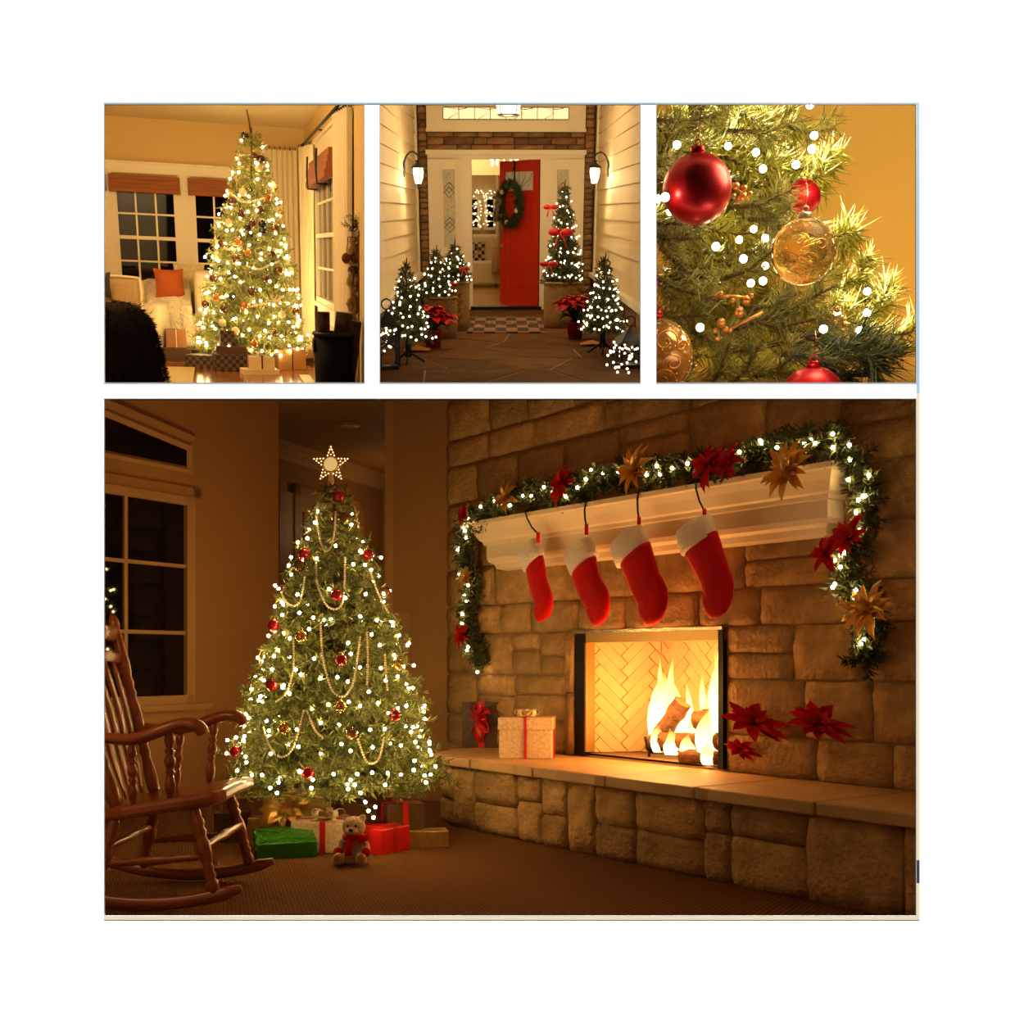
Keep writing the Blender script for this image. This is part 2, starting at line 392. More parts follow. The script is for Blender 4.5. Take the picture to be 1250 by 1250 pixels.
def put_stone(parent, u0, u1, z0, z1, dp=.024, gap=.005, m=stone_m, M=Matrix.Identity(4)):
    if parent is wall_stone:
        z1 = min(z1, wtop((u0+u1)/2)+.01)
        if z1-z0 < .05: return
    me = stone_mesh(u1-u0-2*gap, z1-z0-2*gap, dp, rs, m)
    return inst('stone', me, parent, M @ Matrix.Translation(((u0+u1)/2, 0, (z0+z1)/2)))
def course(parent, u0, u1, z0, z1, lo, hi, split=.3, M=Matrix.Identity(4), dp=.024):
    u = u0
    while u < u1-1e-4:
        wd = rs.uniform(lo, hi)
        if u1-u-wd < lo*.7: wd = u1-u
        if rs.random() < split and z1-z0 > .2:
            zm = z0+(z1-z0)*rs.uniform(.4, .62)
            put_stone(parent, u, u+wd, z0, zm, dp, M=M); put_stone(parent, u, u+wd, zm, z1, dp, M=M)
        else: put_stone(parent, u, u+wd, z0, z1, dp, M=M)
        u += wd
for z0, z1 in ((.42, .62), (.62, .9), (.9, 1.17)):
    course(wall_stone, U0, -.10, z0, z1, .24, .5); course(wall_stone, 1.22, U1, z0, z1, .3, .62)
put_stone(wall_stone, -.10, -.004, .42, .80, .04); put_stone(wall_stone, -.10, -.004, .80, 1.17, .04)
for z0, z1 in ((1.17, 1.36), (1.36, 1.62), (1.62, 1.9), (1.9, 2.08), (2.08, 2.34), (2.34, 2.52), (2.52, 2.8)):
    course(wall_stone, U0, U1, z0, z1, .3, .7, .12)
# ---- hearth
NH, HZ = .60, .42
hearth = thing('hearth', 'raised sandstone hearth running along the foot of the stone wall', 'hearth', (0, 0, 0))
front = [(-.86, 0.0), (-.84, -.30), (-.66, -.54), (-.42, -NH), (U1, -NH)]
part('core', MB().prism([(U1, -.005)]+front[::-1][0:], 0, HZ-.06), mort, hearth, smooth=False)
for (a, b), (c, d) in zip(front[:-1], front[1:]):
    ln = math.hypot(c-a, d-b); M_ = Matrix.Translation((a, b, 0)) @ Matrix.Rotation(math.atan2(d-b, c-a), 4, 'Z')
    if ln < 1:
        course(hearth, 0, ln, 0, .15, .2, .3, 0, M_); course(hearth, 0, ln, .15, HZ-.05, .2, .3, 0, M_)
    else:
        u = 0
        while u < ln-.05:
            wd = rs.choice((.16, .22, .3, .42, .46)); wd = min(wd, ln-u) if ln-u-wd > .12 else ln-u
            k = rs.random()
            if k < .35: put_stone(hearth, u, u+wd, 0, HZ-.05, .034, M=M_)
            else:
                zm = rs.choice((.13, .17, .22)); put_stone(hearth, u, u+wd, 0, zm, .032, M=M_); put_stone(hearth, u, u+wd, zm, HZ-.05, .032, M=M_)
            u += wd
slabm = mat('hearth_slab', (.5, .29, .12), .55, spec=.4, noise=(5, .25), bump=(14, .25))
def slab(pts, name='slab'):
    mb = MB().prism(pts, HZ-.055, HZ); return part(name, mb, slabm, hearth, smooth=False, sharp=.008)
ed = [(-.9, -.004), (-.88, -.32), (-.70, -.585)]
slab(ed+[(-.44, -.66), (-.2, -.665), (-.197, -.004)])
cuts = [-.19, .42, 1.0, 1.62, 2.3, U1]
for a, b in zip(cuts[:-1], cuts[1:]):
    pts = [(a+.004, -.004)]; n = 9
    pts += [(a+.004+(b-a-.008)*i/n, -.66-rs.uniform(0, .018)) for i in range(n+1)]+[(b-.004, -.004)]
    slab(pts)
# ---- firebox
fb = thing('firebox', 'steel framed firebox lined with herringbone firebrick', 'fireplace', (0, 0, .43))
blk = mat('black_steel', (.012, .01, .009), .4, metal=.6); brass = mat('brass_trim', (.5, .3, .1), .35, metal=.8)
brick_m = mat('firebrick', (.60, .40, .19), .85, noise=(12, .12), bump=(50, .15), objr=.07)
grout = mat('firebrick_grout', (.16, .085, .035), .95)
DEP = .43; bu0, bu1 = .27, 1.10                        # back wall, narrower than the mouth
mb = MB(); zb, ztp = .43, 1.17
def wp(u, y, z): return (u, y, z)
mb.quad((bu0, DEP, zb), (bu1, DEP, zb), (bu1, DEP, ztp), (bu0, DEP, ztp)); mb.quad((.09, .04, zb), (bu0, DEP, zb), (bu0, DEP, ztp), (.09, .04, ztp))
mb.quad((bu1, DEP, zb), (1.17, .04, zb), (1.17, .04, ztp), (bu1, DEP, ztp)); mb.quad((.0, -.0, zb+.012), (1.2, -.0, zb+.012), (bu1, DEP, zb+.012), (bu0, DEP, zb+.012))
mb.quad((.0, .0, ztp), (bu0, DEP, ztp), (bu1, DEP, ztp), (1.2, 0, ztp))
part('lining', mb, grout, fb, smooth=False, wrel=True)
def herring(p0, p1, W_, n=4):
    """herringbone bricks on the vertical plane between two plan points"""
    p0, p1 = Vector((*p0, 0)), Vector((*p1, 0)); ln = (p1-p0).length; uu = (p1-p0).normalized(); nn = Vector((uu.y, -uu.x, 0))
    c45 = math.cos(PI/4); cells = []
    for k in range(-16, 17):
        for j in range(-4, 5):
            cells.append((k+2*n*j, k, n, 1)); cells.append((k, k+1+2*n*j, 1, n))
    for x, z, a, b in cells:
        q = [(x, z), (x+a, z), (x+a, z+b), (x, z+b)]
        q = [((X-Z)*W_*c45+ln/2, (X+Z)*W_*c45+(ztp-zb)/2) for X, Z in q]
        q = cliprect(q, .004, ln-.004, .014, ztp-zb-.004)
        if len(q) < 3 or area(q) < .0006: continue
        q = shrink(q, .0045)
        mb = MB().prism(q, 0, .006, lambda x, z, h: tuple(p0+uu*x+nn*h+Vector((0, 0, zb+z))))
        part('brick', mb, brick_m, fb, smooth=False, wrel=True)
herring((.09, .04), (bu0, DEP), .062); herring((bu0, DEP), (bu1, DEP), .062); herring((bu1, DEP), (1.17, .04), .062)
# frame of the firebox mouth
mb = MB(); mb.bb(.0, .09, -.03, .05, .43, 1.17); part('jamb', mb, blk, fb, smooth=False, wrel=True)
mb = MB(); mb.bb(1.165, 1.2, -.03, .05, .43, 1.17); part('jamb', mb, blk, fb, smooth=False, wrel=True)
mb = MB(); mb.bb(.0, 1.2, -.02, .05, 1.10, 1.17); part('lintel_plate', mb, brass, fb, smooth=False, wrel=True)
mb = MB(); mb.bb(-.005, 1.205, -.045, -.03, 1.155, 1.172); part('top_edge', mb, mat('polished_edge', (.75, .6, .35), .25, metal=.9), fb, smooth=False, wrel=True)
mb = MB(); mb.bb(.085, .105, -.028, .04, .45, 1.10); part('side_trim', mb, brass, fb, smooth=False, wrel=True)
# fire grate, logs, flames
gr = thing('fire_grate', 'black iron grate holding the burning logs', 'grate', (.74, .2, .44))
for k in range(5):
    x = -.22+.11*k; part('bar', MB().tube([(x, -.14, .12), (x, -.12, .05), (x, .12, .05), (x, .14, .12)], .009, 6), blk, gr)
for y in (-.09, .09):
    part('cross_bar', MB().tube([(-.25, y, .04), (.25, y, .04)], .009, 6), blk, gr)
for x in (-.24, .24):
    for y in (-.09, .09): part('foot', MB().tube([(x, y, .042), (x, y, .003)], .008, 6), blk, gr)
bark = mat('charred_bark', (.20, .09, .035), .9, noise=(18, .7), bump=(30, .9))
lend = mat('split_wood', (.55, .3, .12), .8, noise=(30, .4))
def log(name, a, b, r, lab, rg=random.Random(3), grp='logs burning in the firebox'):
    a, b = Vector(a), Vector(b); n = 9
    o = thing(name, lab, 'log', a, 0, grp)
    P = [(b-a)*(i/n) for i in range(n+1)]
    mb = MB()
    mb.tube(P, [r*(.86+.2*rg.random()) for _ in P], 9); part('bark', mb, bark, o)
    d = (b-a).normalized()
    part('cut_end', MB().tube([(b-a)-d*.004, (b-a)+d*.003], [r*.84, r*.8], 10), lend, o, smooth=False)
    part('cut_end', MB().tube([-d*.003, d*.004], [r*.8, r*.84], 10), lend, o, smooth=False)
    return o
log('fire_log', (.50, .14, .50), (.70, .18, .76), .058, 'thick log leaning upright among the flames')
log('fire_log', (.60, .10, .54), (1.04, .13, .56), .05, 'log lying across the front of the grate')
log('fire_log', (.80, .18, .66), (1.06, .25, .71), .055, 'dark log resting at the top of the pile beside the tall flame')
log('fire_log', (.55, .29, .55), (1.0, .31, .57), .05, 'log lying along the back of the grate')
log('fire_log', (.34, .27, .475), (.52, .25, .60), .035, 'thin pale split log propped beside the burning pile')
log('fire_log', (.85, .02, .475), (1.09, .07, .475), .04, 'small charred log on the firebox floor in front of the grate')
fm = bpy.data.materials.new('flame'); fm.use_nodes = True; nt = fm.node_tree; nt.nodes.clear()
o_ = nt.nodes.new('ShaderNodeOutputMaterial'); tc = nt.nodes.new('ShaderNodeTexCoord'); sp = nt.nodes.new('ShaderNodeSeparateXYZ')
nt.links.new(tc.outputs['Generated'], sp.inputs[0])
r1 = nt.nodes.new('ShaderNodeValToRGB'); nt.links.new(sp.outputs[2], r1.inputs[0])
for e, (p, c) in zip([r1.color_ramp.elements[0], r1.color_ramp.elements.new(.5), r1.color_ramp.elements[1]], ((0, (1, .62, .2, 1)), (.5, (1, .5, .12, 1)), (1, (1, .25, .03, 1)))): e.position = p; e.color = c
r2 = nt.nodes.new('ShaderNodeMapRange'); r2.inputs[1].default_value = .25; r2.inputs[2].default_value = 1; r2.inputs[3].default_value = 9; r2.inputs[4].default_value = 1.2; nt.links.new(sp.outputs[2], r2.inputs[0])
r3 = nt.nodes.new('ShaderNodeMapRange'); r3.inputs[1].default_value = .55; r3.inputs[2].default_value = 1; r3.inputs[3].default_value = .85; r3.inputs[4].default_value = .15; nt.links.new(sp.outputs[2], r3.inputs[0])
em = nt.nodes.new('ShaderNodeEmission'); nt.links.new(r1.outputs[0], em.inputs[0]); nt.links.new(r2.outputs[0], em.inputs[1])
tr = nt.nodes.new('ShaderNodeBsdfTransparent'); mx = nt.nodes.new('ShaderNodeMixShader'); nt.links.new(r3.outputs[0], mx.inputs[0]); nt.links.new(tr.outputs[0], mx.inputs[1]); nt.links.new(em.outputs[0], mx.inputs[2]); nt.links.new(mx.outputs[0], o_.inputs[0])
fire = thing('fire', 'bright orange flames licking up around the logs', 'fire', (.74, .17, .5))
rf = random.Random(8)
def tongue(x, y, z, h, r):
    n = 10; P = []; rr = []; ph = rf.random()*6
    for i in range(n+1):
        t = i/n; P.append((x+.05*h*2*math.sin(ph+t*4)*t, y+.02*math.cos(ph+t*5)*t, z+h*t)); rr.append(max(.0015, r*(math.sin(PI*min(1, (t*.75+.22)))**.8)*(1-t**3)))
    rr = [q*1.35 for q in rr]
    part('flame', MB().tube(P, rr, 9, flat=.6), fm, fire)
for x, y, z, h, r in ((-.23, 0, .02, .34, .055), (-.16, .04, .02, .42, .06), (-.27, .03, .0, .20, .04), (-.08, .08, .04, .26, .05), (.02, .05, .0, .22, .05), (.10, .07, .02, .30, .05), (.2, .04, .05, .46, .06), (.27, .05, .05, .58, .06), (.33, .03, .05, .42, .05), (.24, -.08, -.02, .28, .06), (-.19, .0, .1, .36, .06), (.29, -.02, .12, .50, .06), (.13, -.12, -.04, .14, .04), (-.02, -.10, -.03, .15, .045), (.3, -.14, -.06, .12, .04), (-.14, -.08, -.02, .16, .04), (.07, .14, .1, .30, .05), (-.24, .05, .1, .46, .02), (-.13, .02, .12, .44, .022), (.16, .05, .1, .50, .022), (.23, .06, .2, .56, .024), (.31, .05, .2, .52, .022), (.04, .1, .1, .36, .02), (-.05, .06, .08, .33, .018)):
    tongue(x, y, z, h, r)
pl = plight('fire_glow', (.86, -.05, .82), 24, (1, .45, .12), .16)
pl2 = plight('fire_glow', (.5, -.05, .78), 16, (1, .45, .12), .16)
# ---- mantel
mant = thing('mantel', 'cream painted mantel shelf with stepped mouldings on the stone wall', 'mantel', (.6, 0, 1.59))
cream = mat('cream_paint', (.80, .66, .44), .5, noise=(4, .06), bump=(12, .04))
prof = [(-.05, 1.575), (-.09, 1.585), (-.10, 1.615), (-.125, 1.63), (-.135, 1.655), (-.135, 1.735), (-.15, 1.74), (-.155, 1.76), (-.17, 1.77), (-.20, 1.82), (-.23, 1.855), (-.25, 1.862), (-.25, 1.887)]
ua, ub = -.68, 1.86
def mol(p0, p1, name):
    mb = MB(); rings = []
    for y, z in prof[p0:p1+1]:
        e = -y-.05; rings.append([(ua-e, -.002, z), (ua-e, y, z), (ub+e, y, z), (ub+e, -.002, z)])
    vs = [p for r_ in rings for p in r_]; n = len(rings)
    fs = [(i*4+k, i*4+(k+1) % 4, (i+1)*4+(k+1) % 4, (i+1)*4+k) for i in range(n-1) for k in range(4)]+[(3, 2, 1, 0), tuple((n-1)*4+k for k in range(4))]
    part(name, mb.add(vs, fs), cream, mant, smooth=False, wrel=True)
mol(0, 4, 'lower_moulding'); mol(4, 5, 'frieze'); mol(5, 10, 'crown_moulding'); mol(10, 12, 'shelf')
# ---- stockings
redf = mat('red_felt', (.62, .004, .004), .85, spec=.1, sheen=.12, noise=(6, .3), bump=(120, .3)); plush = mat('white_plush', (.82, .70, .58), .95, sheen=.5, bump=(60, .8)); iron = mat('dark_iron', (.02, .02, .025), .5, metal=.5)
SN = -.275
def spin(px, py, n=SN): return WALL.Y(px, py, n)
def stocking(hook, loop, spine, widths, cuff, cw, label):
    L0 = spin(*loop); o = thing('christmas_stocking', label, 'stocking', L0, 0, 'red stockings hanging from the mantel')
    P = [spin(*p) for p in spine]; sx = 1400/FPX
    k = [ (WALL.M @ p).y/FPX for p in P]; rr = [w_*kk for w_, kk in zip(widths, k)]
    # smooth the spine
    Q = []; rq = []
    for i in range(len(P)-1):
        for t in range(3):
            f = t/3; a, b = P[max(i-1, 0)], P[min(i+2, len(P)-1)]
            Q.append(P[i]*(1-f)+P[i+1]*f+((P[i]*2-a-P[i+1])*(1-f)+(P[i+1]*2-b-P[i])*f)*(f*(1-f))*.5); rq.append(rr[i]*(1-f)+rr[i+1]*f)
    Q.append(P[-1]); rq.append(rr[-1]); Q.append(P[-1]+(Q[-1]-Q[-2])*.4); rq.append(rr[-1]*.55)
    part('sock', MB().tube(Q, rq, 16, flat=.42, side=(1, 0, 0)), redf, o, wrel=True)
    a, b = spin(*cuff[0]), spin(*cuff[1]); kk = (WALL.M @ a).y/FPX
    C = [a+(b-a)*t for t in (-.06, .02, .3, .6, .95, 1.02)]; w_ = [cw*kk*x for x in (.8, 1, 1.03, 1.03, 1.02, .85)]
    sd = (b-a).cross(Vector((0, 1, 0))).normalized()
    part('cuff', MB().tube(C, w_, 16, flat=.5, side=sd), plush, o, wrel=True, label='white plush cuff')
    part('hanging_loop', MB().tube([L0+Vector((0, 0, .012)), L0+Vector((0, 0, -.05))], .014, 8, flat=.35), redf, o, wrel=True)
    h = thing('stocking_hook', 'black wire hook for the '+label.replace(' hanging', '').replace(' of the mantel', ''), 'hook', spin(*hook, n=-.25), 0, 'stocking hooks on the mantel')
    H = spin(*hook, n=-.255); Lp = L0+Vector((0, 0, .0)); mid = [H+Vector((0, .06, .014)), H+Vector((0, 0, .012)), H+(Lp-H)*.25+Vector((-.012, 0, 0)), H+(Lp-H)*.6+Vector((-.01, 0, -.01)), Lp]
    part('wire', MB().tube(mid, .0055, 6), iron, h, wrel=True)
stocking((641, 626), (657, 652), [(652, 684), (655, 700), (658, 715), (663, 730), (663, 742), (655, 750)], [17, 17, 16, 17, 16, 11], [(644, 668), (652, 688)], 20, 'narrow red stocking hanging at the far end of the mantel')
stocking((715, 616), (716, 642), [(712, 688), (716, 705), (722, 720), (729, 733), (729, 745), (722, 754)], [23, 22, 21, 22, 20, 13], [(705, 669), (713, 690)], 25, 'red stocking hanging second from the far end of the mantel')
stocking((780, 601), (780, 634), [(775, 676), (782, 695), (788, 712), (796, 728), (795, 741), (785, 750)], [28, 26, 25, 26, 24, 15], [(764, 656), (773, 679)], 29, 'red stocking hanging second from the gold bow end of the mantel')
stocking((849, 587), (860, 624), [(856, 664), (865, 685), (872, 702), (876, 718), (873, 733), (863, 742)], [29, 26, 24, 25, 23, 15], [(846, 641), (854, 667)], 29, 'wide red stocking hanging nearest to the gold bow end of the mantel')
# ---- mantel garland
green = mat('fir_green', (.17, .19, .045), .6, spec=.3, island=.55); dgreen = mat('dark_fir', (.06, .075, .022), .6, spec=.3, island=.5)
bulbm = emitter('warm_bulb', (1, .66, .27), 95); wirem = mat('green_wire', (.01, .025, .01), .6)
goldleaf = mat('gold_leaf', (.75, .42, .10), .35, metal=.7); redp = mat('poinsettia_red', (.48, .004, .006), .6, spec=.15, objr=.3)
def petal_mesh(name, L_, W_, m, curl=.25):
    G = []
    for i in range(5):
        t = i/4; w_ = W_*math.sin(PI*min(.97, .12+t*.86))**.8 if i < 4 else .001
        z = curl*L_*math.sin(t*PI*.8)-.1*L_*t*t
        G.append([(L_*t, -w_/2, z+.12*w_), (L_*t, 0, z-.02*L_), (L_*t, w_/2, z+.12*w_)])
    return mesh_of(name, MB().sheet(G), m)
def bloom(name, label, cat, loc, nrm, size, m, group=None, rg=random.Random(4), n=(7, 5), centre=None, pw=.22):
    q = Vector((0, 0, 1)).rotation_difference(Vector(nrm).normalized()).to_matrix().to_4x4()
    o = thing(name, label, cat, group=group, M=Matrix.Translation(loc) @ q)
    me = petal_mesh('petal', size*.55, size*pw, m)
    for ring, (cnt, el, s_) in enumerate(((n[0], .15, 1), (n[1], .6, .8), (3, 1.0, .55))):
        for k in range(cnt):
            a = 2*PI*(k+.5*ring)/cnt+rg.uniform(-.25, .25)
            inst('petal', me, o, Matrix.Rotation(a, 4, 'Z') @ Matrix.Rotation(-el+rg.uniform(-.2, .2), 4, 'Y') @ Matrix.Scale(s_*rg.uniform(.85, 1.15), 4))
    part('centre', MB().ball((0, 0, size*.05), size*.05, 8, 5), centre or goldleaf, o)
    return o
def garland_segs(path, rad, dens, rng, up=0):
    P = np.array([list(p) for p in path]); S = []
    for a, b in zip(P[:-1], P[1:]):
        n = max(1, int(np.linalg.norm(b-a)*dens))
        for k in range(n):
            p = a+(b-a)*rng.random(); v = rng.normal(size=3); v /= np.linalg.norm(v); v[1] = -abs(v[1])*.8; v += (b-a)/np.linalg.norm(b-a)*.35
            S.append((p, p+v*rad*(.55+.6*rng.random())))
        S.append((a, b))
    return np.array(S)
def smooth_path(P, k=6):
    P = [Vector(p) for p in P]; Q = []
    for i in range(len(P)-1):
        a, b, c, d = P[max(i-1, 0)], P[i], P[i+1], P[min(i+2, len(P)-1)]
        for j in range(k):
            t = j/k; Q.append(.5*((2*b)+(c-a)*t+(2*a-5*b+4*c-d)*t*t+(3*b-a-3*c+d)*t**3))
    Q.append(P[-1]); return Q
rng = np.random.default_rng(11)
gp = [(592, 812, -.05), (578, 780, -.06), (574, 745, -.06), (580, 715, -.07), (572, 685, -.10), (571, 655, -.2), (580, 634, -.2), (610, 620, -.2), (640, 608, -.2), (672, 604, -.2), (705, 598, -.2), (735, 590, -.2), (770, 578, -.2), (800, 576, -.2), (830, 571, -.2), (870, 572, -.2), (910, 563, -.2), (940, 552, -.2), (975, 544, -.2), (1008, 541, -.2), (1035, 549, -.2), (1052, 570, -.12), (1060, 598, -.09), (1060, 625, -.09), (1050, 655, -.09), (1035, 685, -.09), (1035, 705, -.09), (1058, 728, -.09), (1062, 750, -.09), (1066, 775, -.09), (1056, 806, -.06)]
gpath = smooth_path([WALL.Y(a, b, n) for a, b, n in gp], 5)
gar = thing('mantel_garland', 'bushy evergreen garland draped over the mantel and down both its ends', 'garland', tuple(gpath[0]))
me = needles('foliage', garland_segs(gpath, .10, 230, rng), 330, .042, .009, dgreen, rng)
me.transform(LOC[gar.name].inverted()); tag(link('foliage', me, gar), kind='stuff')
part('stem', MB().tube(gpath, .008, 6), mat('brown_stem', (.09, .05, .02), .8), gar, wrel=True)
gl = thing('garland_lights', 'string of warm white lights woven through the mantel garland', 'string lights', tuple(gpath[0]))
bm_s = bulb_mesh('bulb', .0095, bulbm)
gb = []
for i in range(74):
    k = (i+.5)/74*(len(gpath)-1); p = gpath[int(k)]; gb.append(p+Vector((rng.normal()*.025, -.055-.02*rng.random(), rng.normal()*.032)))
part('wire', MB().tube(gb, .002, 4), wirem, gl, wrel=True)
IL = LOC[gl.name].inverted()
for p in gb: inst('bulb', bm_s, gl, IL @ Matrix.Translation(p))
RB = 'red poinsettia blooms on the mantel garland'; GB = 'gold poinsettia blooms on the mantel garland'
for i, (px, py, n, sz, lab) in enumerate(((569, 629, -.27, .15, 'red bloom at the top of the hanging tail by the narrow stocking'), (690, 593, -.27, .24, 'red bloom on the garland above the gap between the narrow stockings'), (868, 570, -.27, .22, 'red bloom on the garland above the wide stocking'), (891, 566, -.28, .19, 'red bloom beside the gold bow on the garland'), (1040, 657, -.16, .2, 'red bloom below the mantel end on the long garland tail'), (1012, 678, -.15, .19, 'darker red bloom leaning out of the long garland tail'), (566, 776, -.13, .17, 'red bloom near the bottom of the garland tail by the tree'))):
    bloom('red_poinsettia', lab, 'flower', WALL.Y(px, py, n), (-.1, -1, .25), sz, redp, RB, n=(10, 8), pw=.2)
for i, (px, py, n, sz, lab) in enumerate(((621, 608, -.27, .19, 'gold bloom over the narrow stocking on the garland'), (778, 575, -.27, .24, 'gold bloom over the middle of the garland'), (966, 575, -.3, .25, 'large gold bow shaped bloom hanging over the mantel end'), (571, 705, -.15, .14, 'gold bloom on the garland tail by the tree'), (1063, 745, -.15, .25, 'gold bloom low on the long garland tail'))):
    bloom('gold_poinsettia', lab, 'flower', WALL.Y(px, py, n), (.1, -1, .2), sz, goldleaf, GB, n=(13, 11), pw=.15)
# red blooms by the firebox, against the stones
for px, py, sz, lab in ((925, 884, .34, 'spread red silk flower against the stones beside the firebox'), (1006, 886, .33, 'dense red silk flower farther along the stones from the firebox'), (908, 917, .2, 'small red silk flower low beside the firebox')):
    b_ = bloom('silk_flower', lab, 'flower', WALL.Y(px, py, -.05), (.3, -1, .35), sz, redp, 'red silk flowers on the stones right of the fire', n=(10, 8))
    b_.scale = (b_.scale[0], b_.scale[1]*.5, b_.scale[2])
# ---- gifts
def gift(name, label, loc, size, rz, wrap, rib=None, bow=None, rw=.022, lid=None, group='presents', tilt=None, bow_s=1., cross=True, cat='gift'):
    w_, d_, h_ = size
    M_ = Matrix.Translation(loc) @ Matrix.Rotation(rz, 4, 'Z')
    if tilt is not None: M_ = M_ @ tilt
    o = thing(name, label, cat, group=group, M=M_)
    part('box', MB().bb(-w_/2, w_/2, -d_/2, d_/2, 0, h_ if not lid else h_*.75), wrap, o, smooth=False, sharp=min(size)*.03)
    if lid: part('lid', MB().bb(-w_/2-.006, w_/2+.006, -d_/2-.006, d_/2+.006, h_*.7, h_), lid, o, smooth=False, sharp=.004)
    e = .009 if lid else .0025
    if rib:
        mb = MB().bb(-rw/2, rw/2, -d_/2-e, d_/2+e, -.0005, h_+.003); part('ribbon', mb, rib, o, smooth=False)
        if cross: part('ribbon', MB().bb(-w_/2-e, w_/2+e, -rw/2, rw/2, -.0005, h_+.002), rib, o, smooth=False)
    if bow:
        b = part('bow', MB().ball((0, 0, h_+.012*bow_s), .013*bow_s, 8, 5), bow, o)
        for k in range(5):
            a = 2*PI*k/5+.4; c, s_ = math.cos(a), math.sin(a); L_ = .062*bow_s
            P = [(0, 0, h_+.006), (c*L_*.5, s_*L_*.5, h_+L_*.55), (c*L_, s_*L_, h_+L_*.6), (c*L_*1.05, s_*L_*1.05, h_+L_*.25), (c*L_*.5, s_*L_*.5, h_+.008), (0, 0, h_+.01)]
            part('loop', MB().tube(smooth_path(P, 3), .014*bow_s, 6, flat=.14, side=(-s_, c, 0)), bow, b)
        for sg in (-1, 1):
            part('tail', MB().tube([(0, 0, h_+.008), (sg*.03*bow_s, -.04*bow_s, h_+.012), (sg*.045*bow_s, -.075*bow_s, h_+.005)], .011*bow_s, 6, flat=.15, side=(1, sg*.6, 0)), bow, b)
    return o
def absorb(g, b):
    Mx = LOC[g.name].inverted() @ LOC[b.name]
    for c_ in list(b.children):
        c_.parent = g; c_.matrix_basis = Mx @ c_.matrix_basis; c_.name = 'bow_'+c_.name.split('.')[0]; PID[c_.name] = FR.pid
    bpy.data.objects.remove(b)
goldwrap = mat('gold_foil', (.72, .46, .14), .3, metal=.75, noise=(25, .25), bump=(30, .3)); pattern = mat('speckled_wrap', (.78, .56, .32), .5, noise=(60, .35), bump=(60, .2)); redrib = mat('red_ribbon', (.5, .01, .015), .4); greenfoil = mat('green_foil', (.06, .30, .03), .25, metal=.5, bump=(9, .5)); redwrap = mat('red_wrap', (.62, .01, .01), .4); creamrib = mat('cream_ribbon', (.8, .6, .33), .4); dkwrap = mat('dark_patterned_wrap', (.07, .032, .012), .45, noise=(40, .5)); plaidg = checker('green_plaid_wrap', (.05, .07, .02), (.14, .03, .01), 40, .5)
use(WALL)
p = WALL.Z(638, 927, HZ); gift('gift_box', 'speckled gold gift with striped ribbon bow on the hearth', (p.x-.09, p.y+.10, HZ), (.31, .20, .24), R(47), pattern, redrib, creamrib, .016, lid=pattern, bow_s=1.1, group='presents on the hearth')
p = WALL.Z(604, 912, HZ); dark_gift = gift('gift_box', 'dark wrapped upright gift with a big red bow on the hearth', (p.x-.05, p.y-.07, HZ), (.25, .09, .30), R(50), dkwrap, redrib, None, .04, group='presents on the hearth', cross=False)
g_ = thing('gift_bow', 'big loopy red ribbon bow on the upright dark gift', 'bow', tuple(WALL.Z(603, 912, HZ)+Vector((-.01, -.105, .19))))
for k in range(11):
    a = k*2.4; L_ = .075+.04*(k % 3)/2; P = [(0, 0, 0), (math.cos(a)*L_*.7, -.04, math.sin(a)*L_*.7), (math.cos(a)*L_*1.3, -.025, math.sin(a)*L_*1.3), (math.cos(a+.3)*L_*.8, -.01, math.sin(a+.3)*L_*.8), (0, 0, 0)]
    part('loop', MB().tube(smooth_path(P, 3), .022, 6, flat=.2), redrib, g_)
for sg in (-1, 1): part('tail', MB().tube([(0, -.005, 0), (.03*sg, -.012, -.08), (.04*sg-.01, -.01, -.15)], .015, 6, flat=.15), redrib, g_)
absorb(dark_gift, g_)
# ================================================================ windows, doors and trim of the fireplace room
use(LEFTW)
pane_m = mat('night_glass', (.004, .003, .003), .03, spec=.6); 
def lw(px, py, y=-.03): return LEFTW.Y(px, py, y)
uR = lw(234, 700).x; uL = uR-1.62; zS, zT = lw(232, 855).z, lw(233, 611).z
mb = MB(); fw = .055
win = struct('window_1', MB().bb(uL, uR, -.012, -.002, zS, zT), pane_m, label='tall dark window with white bars')
frm = mat('window_frame_tan', (.40, .22, .09), .45)
part('window_frame', MB().bb(uL, uR, -.045, 0, zT-fw*.7, zT+.02).bb(uL, uR, -.045, 0, zS-.02, zS+fw*.7).bb(uR-fw, uR+.02, -.045, 0, zS-.02, zT+.02).bb(uL-.02, uL+fw, -.045, 0, zS, zT), frm, win, smooth=False)
part('casing', MB().bb(uR+.02, uR+.09, -.03, 0, zS-.05, zT+.09).bb(uL-.09, uR+.09, -.03, 0, zT+.02, zT+.09), tan, win, smooth=False)
ub_ = lw(154, 700).x; 
for u in (ub_, ub_-(uR-ub_), ): part('muntin', MB().bb(u-.014, u+.014, -.03, -.005, zS, zT), frm, win, smooth=False)
for py in (689, 772): z = lw(200, py).z; part('muntin', MB().bb(uL, uR, -.03, -.005, z-.012, z+.012), frm, win, smooth=False)
part('window_sill', MB().bb(uL-.12, uR+.14, -.09, 0, zS-.06, zS-.02), trimm, win, smooth=False)
part('apron', MB().bb(uL-.1, uR+.12, -.03, 0, zS-.14, zS-.06), trimm, win, smooth=False)
a, b, c, d = lw(60, 474), lw(233, 546), lw(233, 574), lw(60, 540)
mb = MB().prism([(a.x, a.z), (b.x, b.z), (c.x, c.z), (d.x, d.z)], -.012, -.002, lambda x, z, y: (x, y, z))
win2 = struct('window_2', mb, pane_m, label='dark transom window with a sloping top')
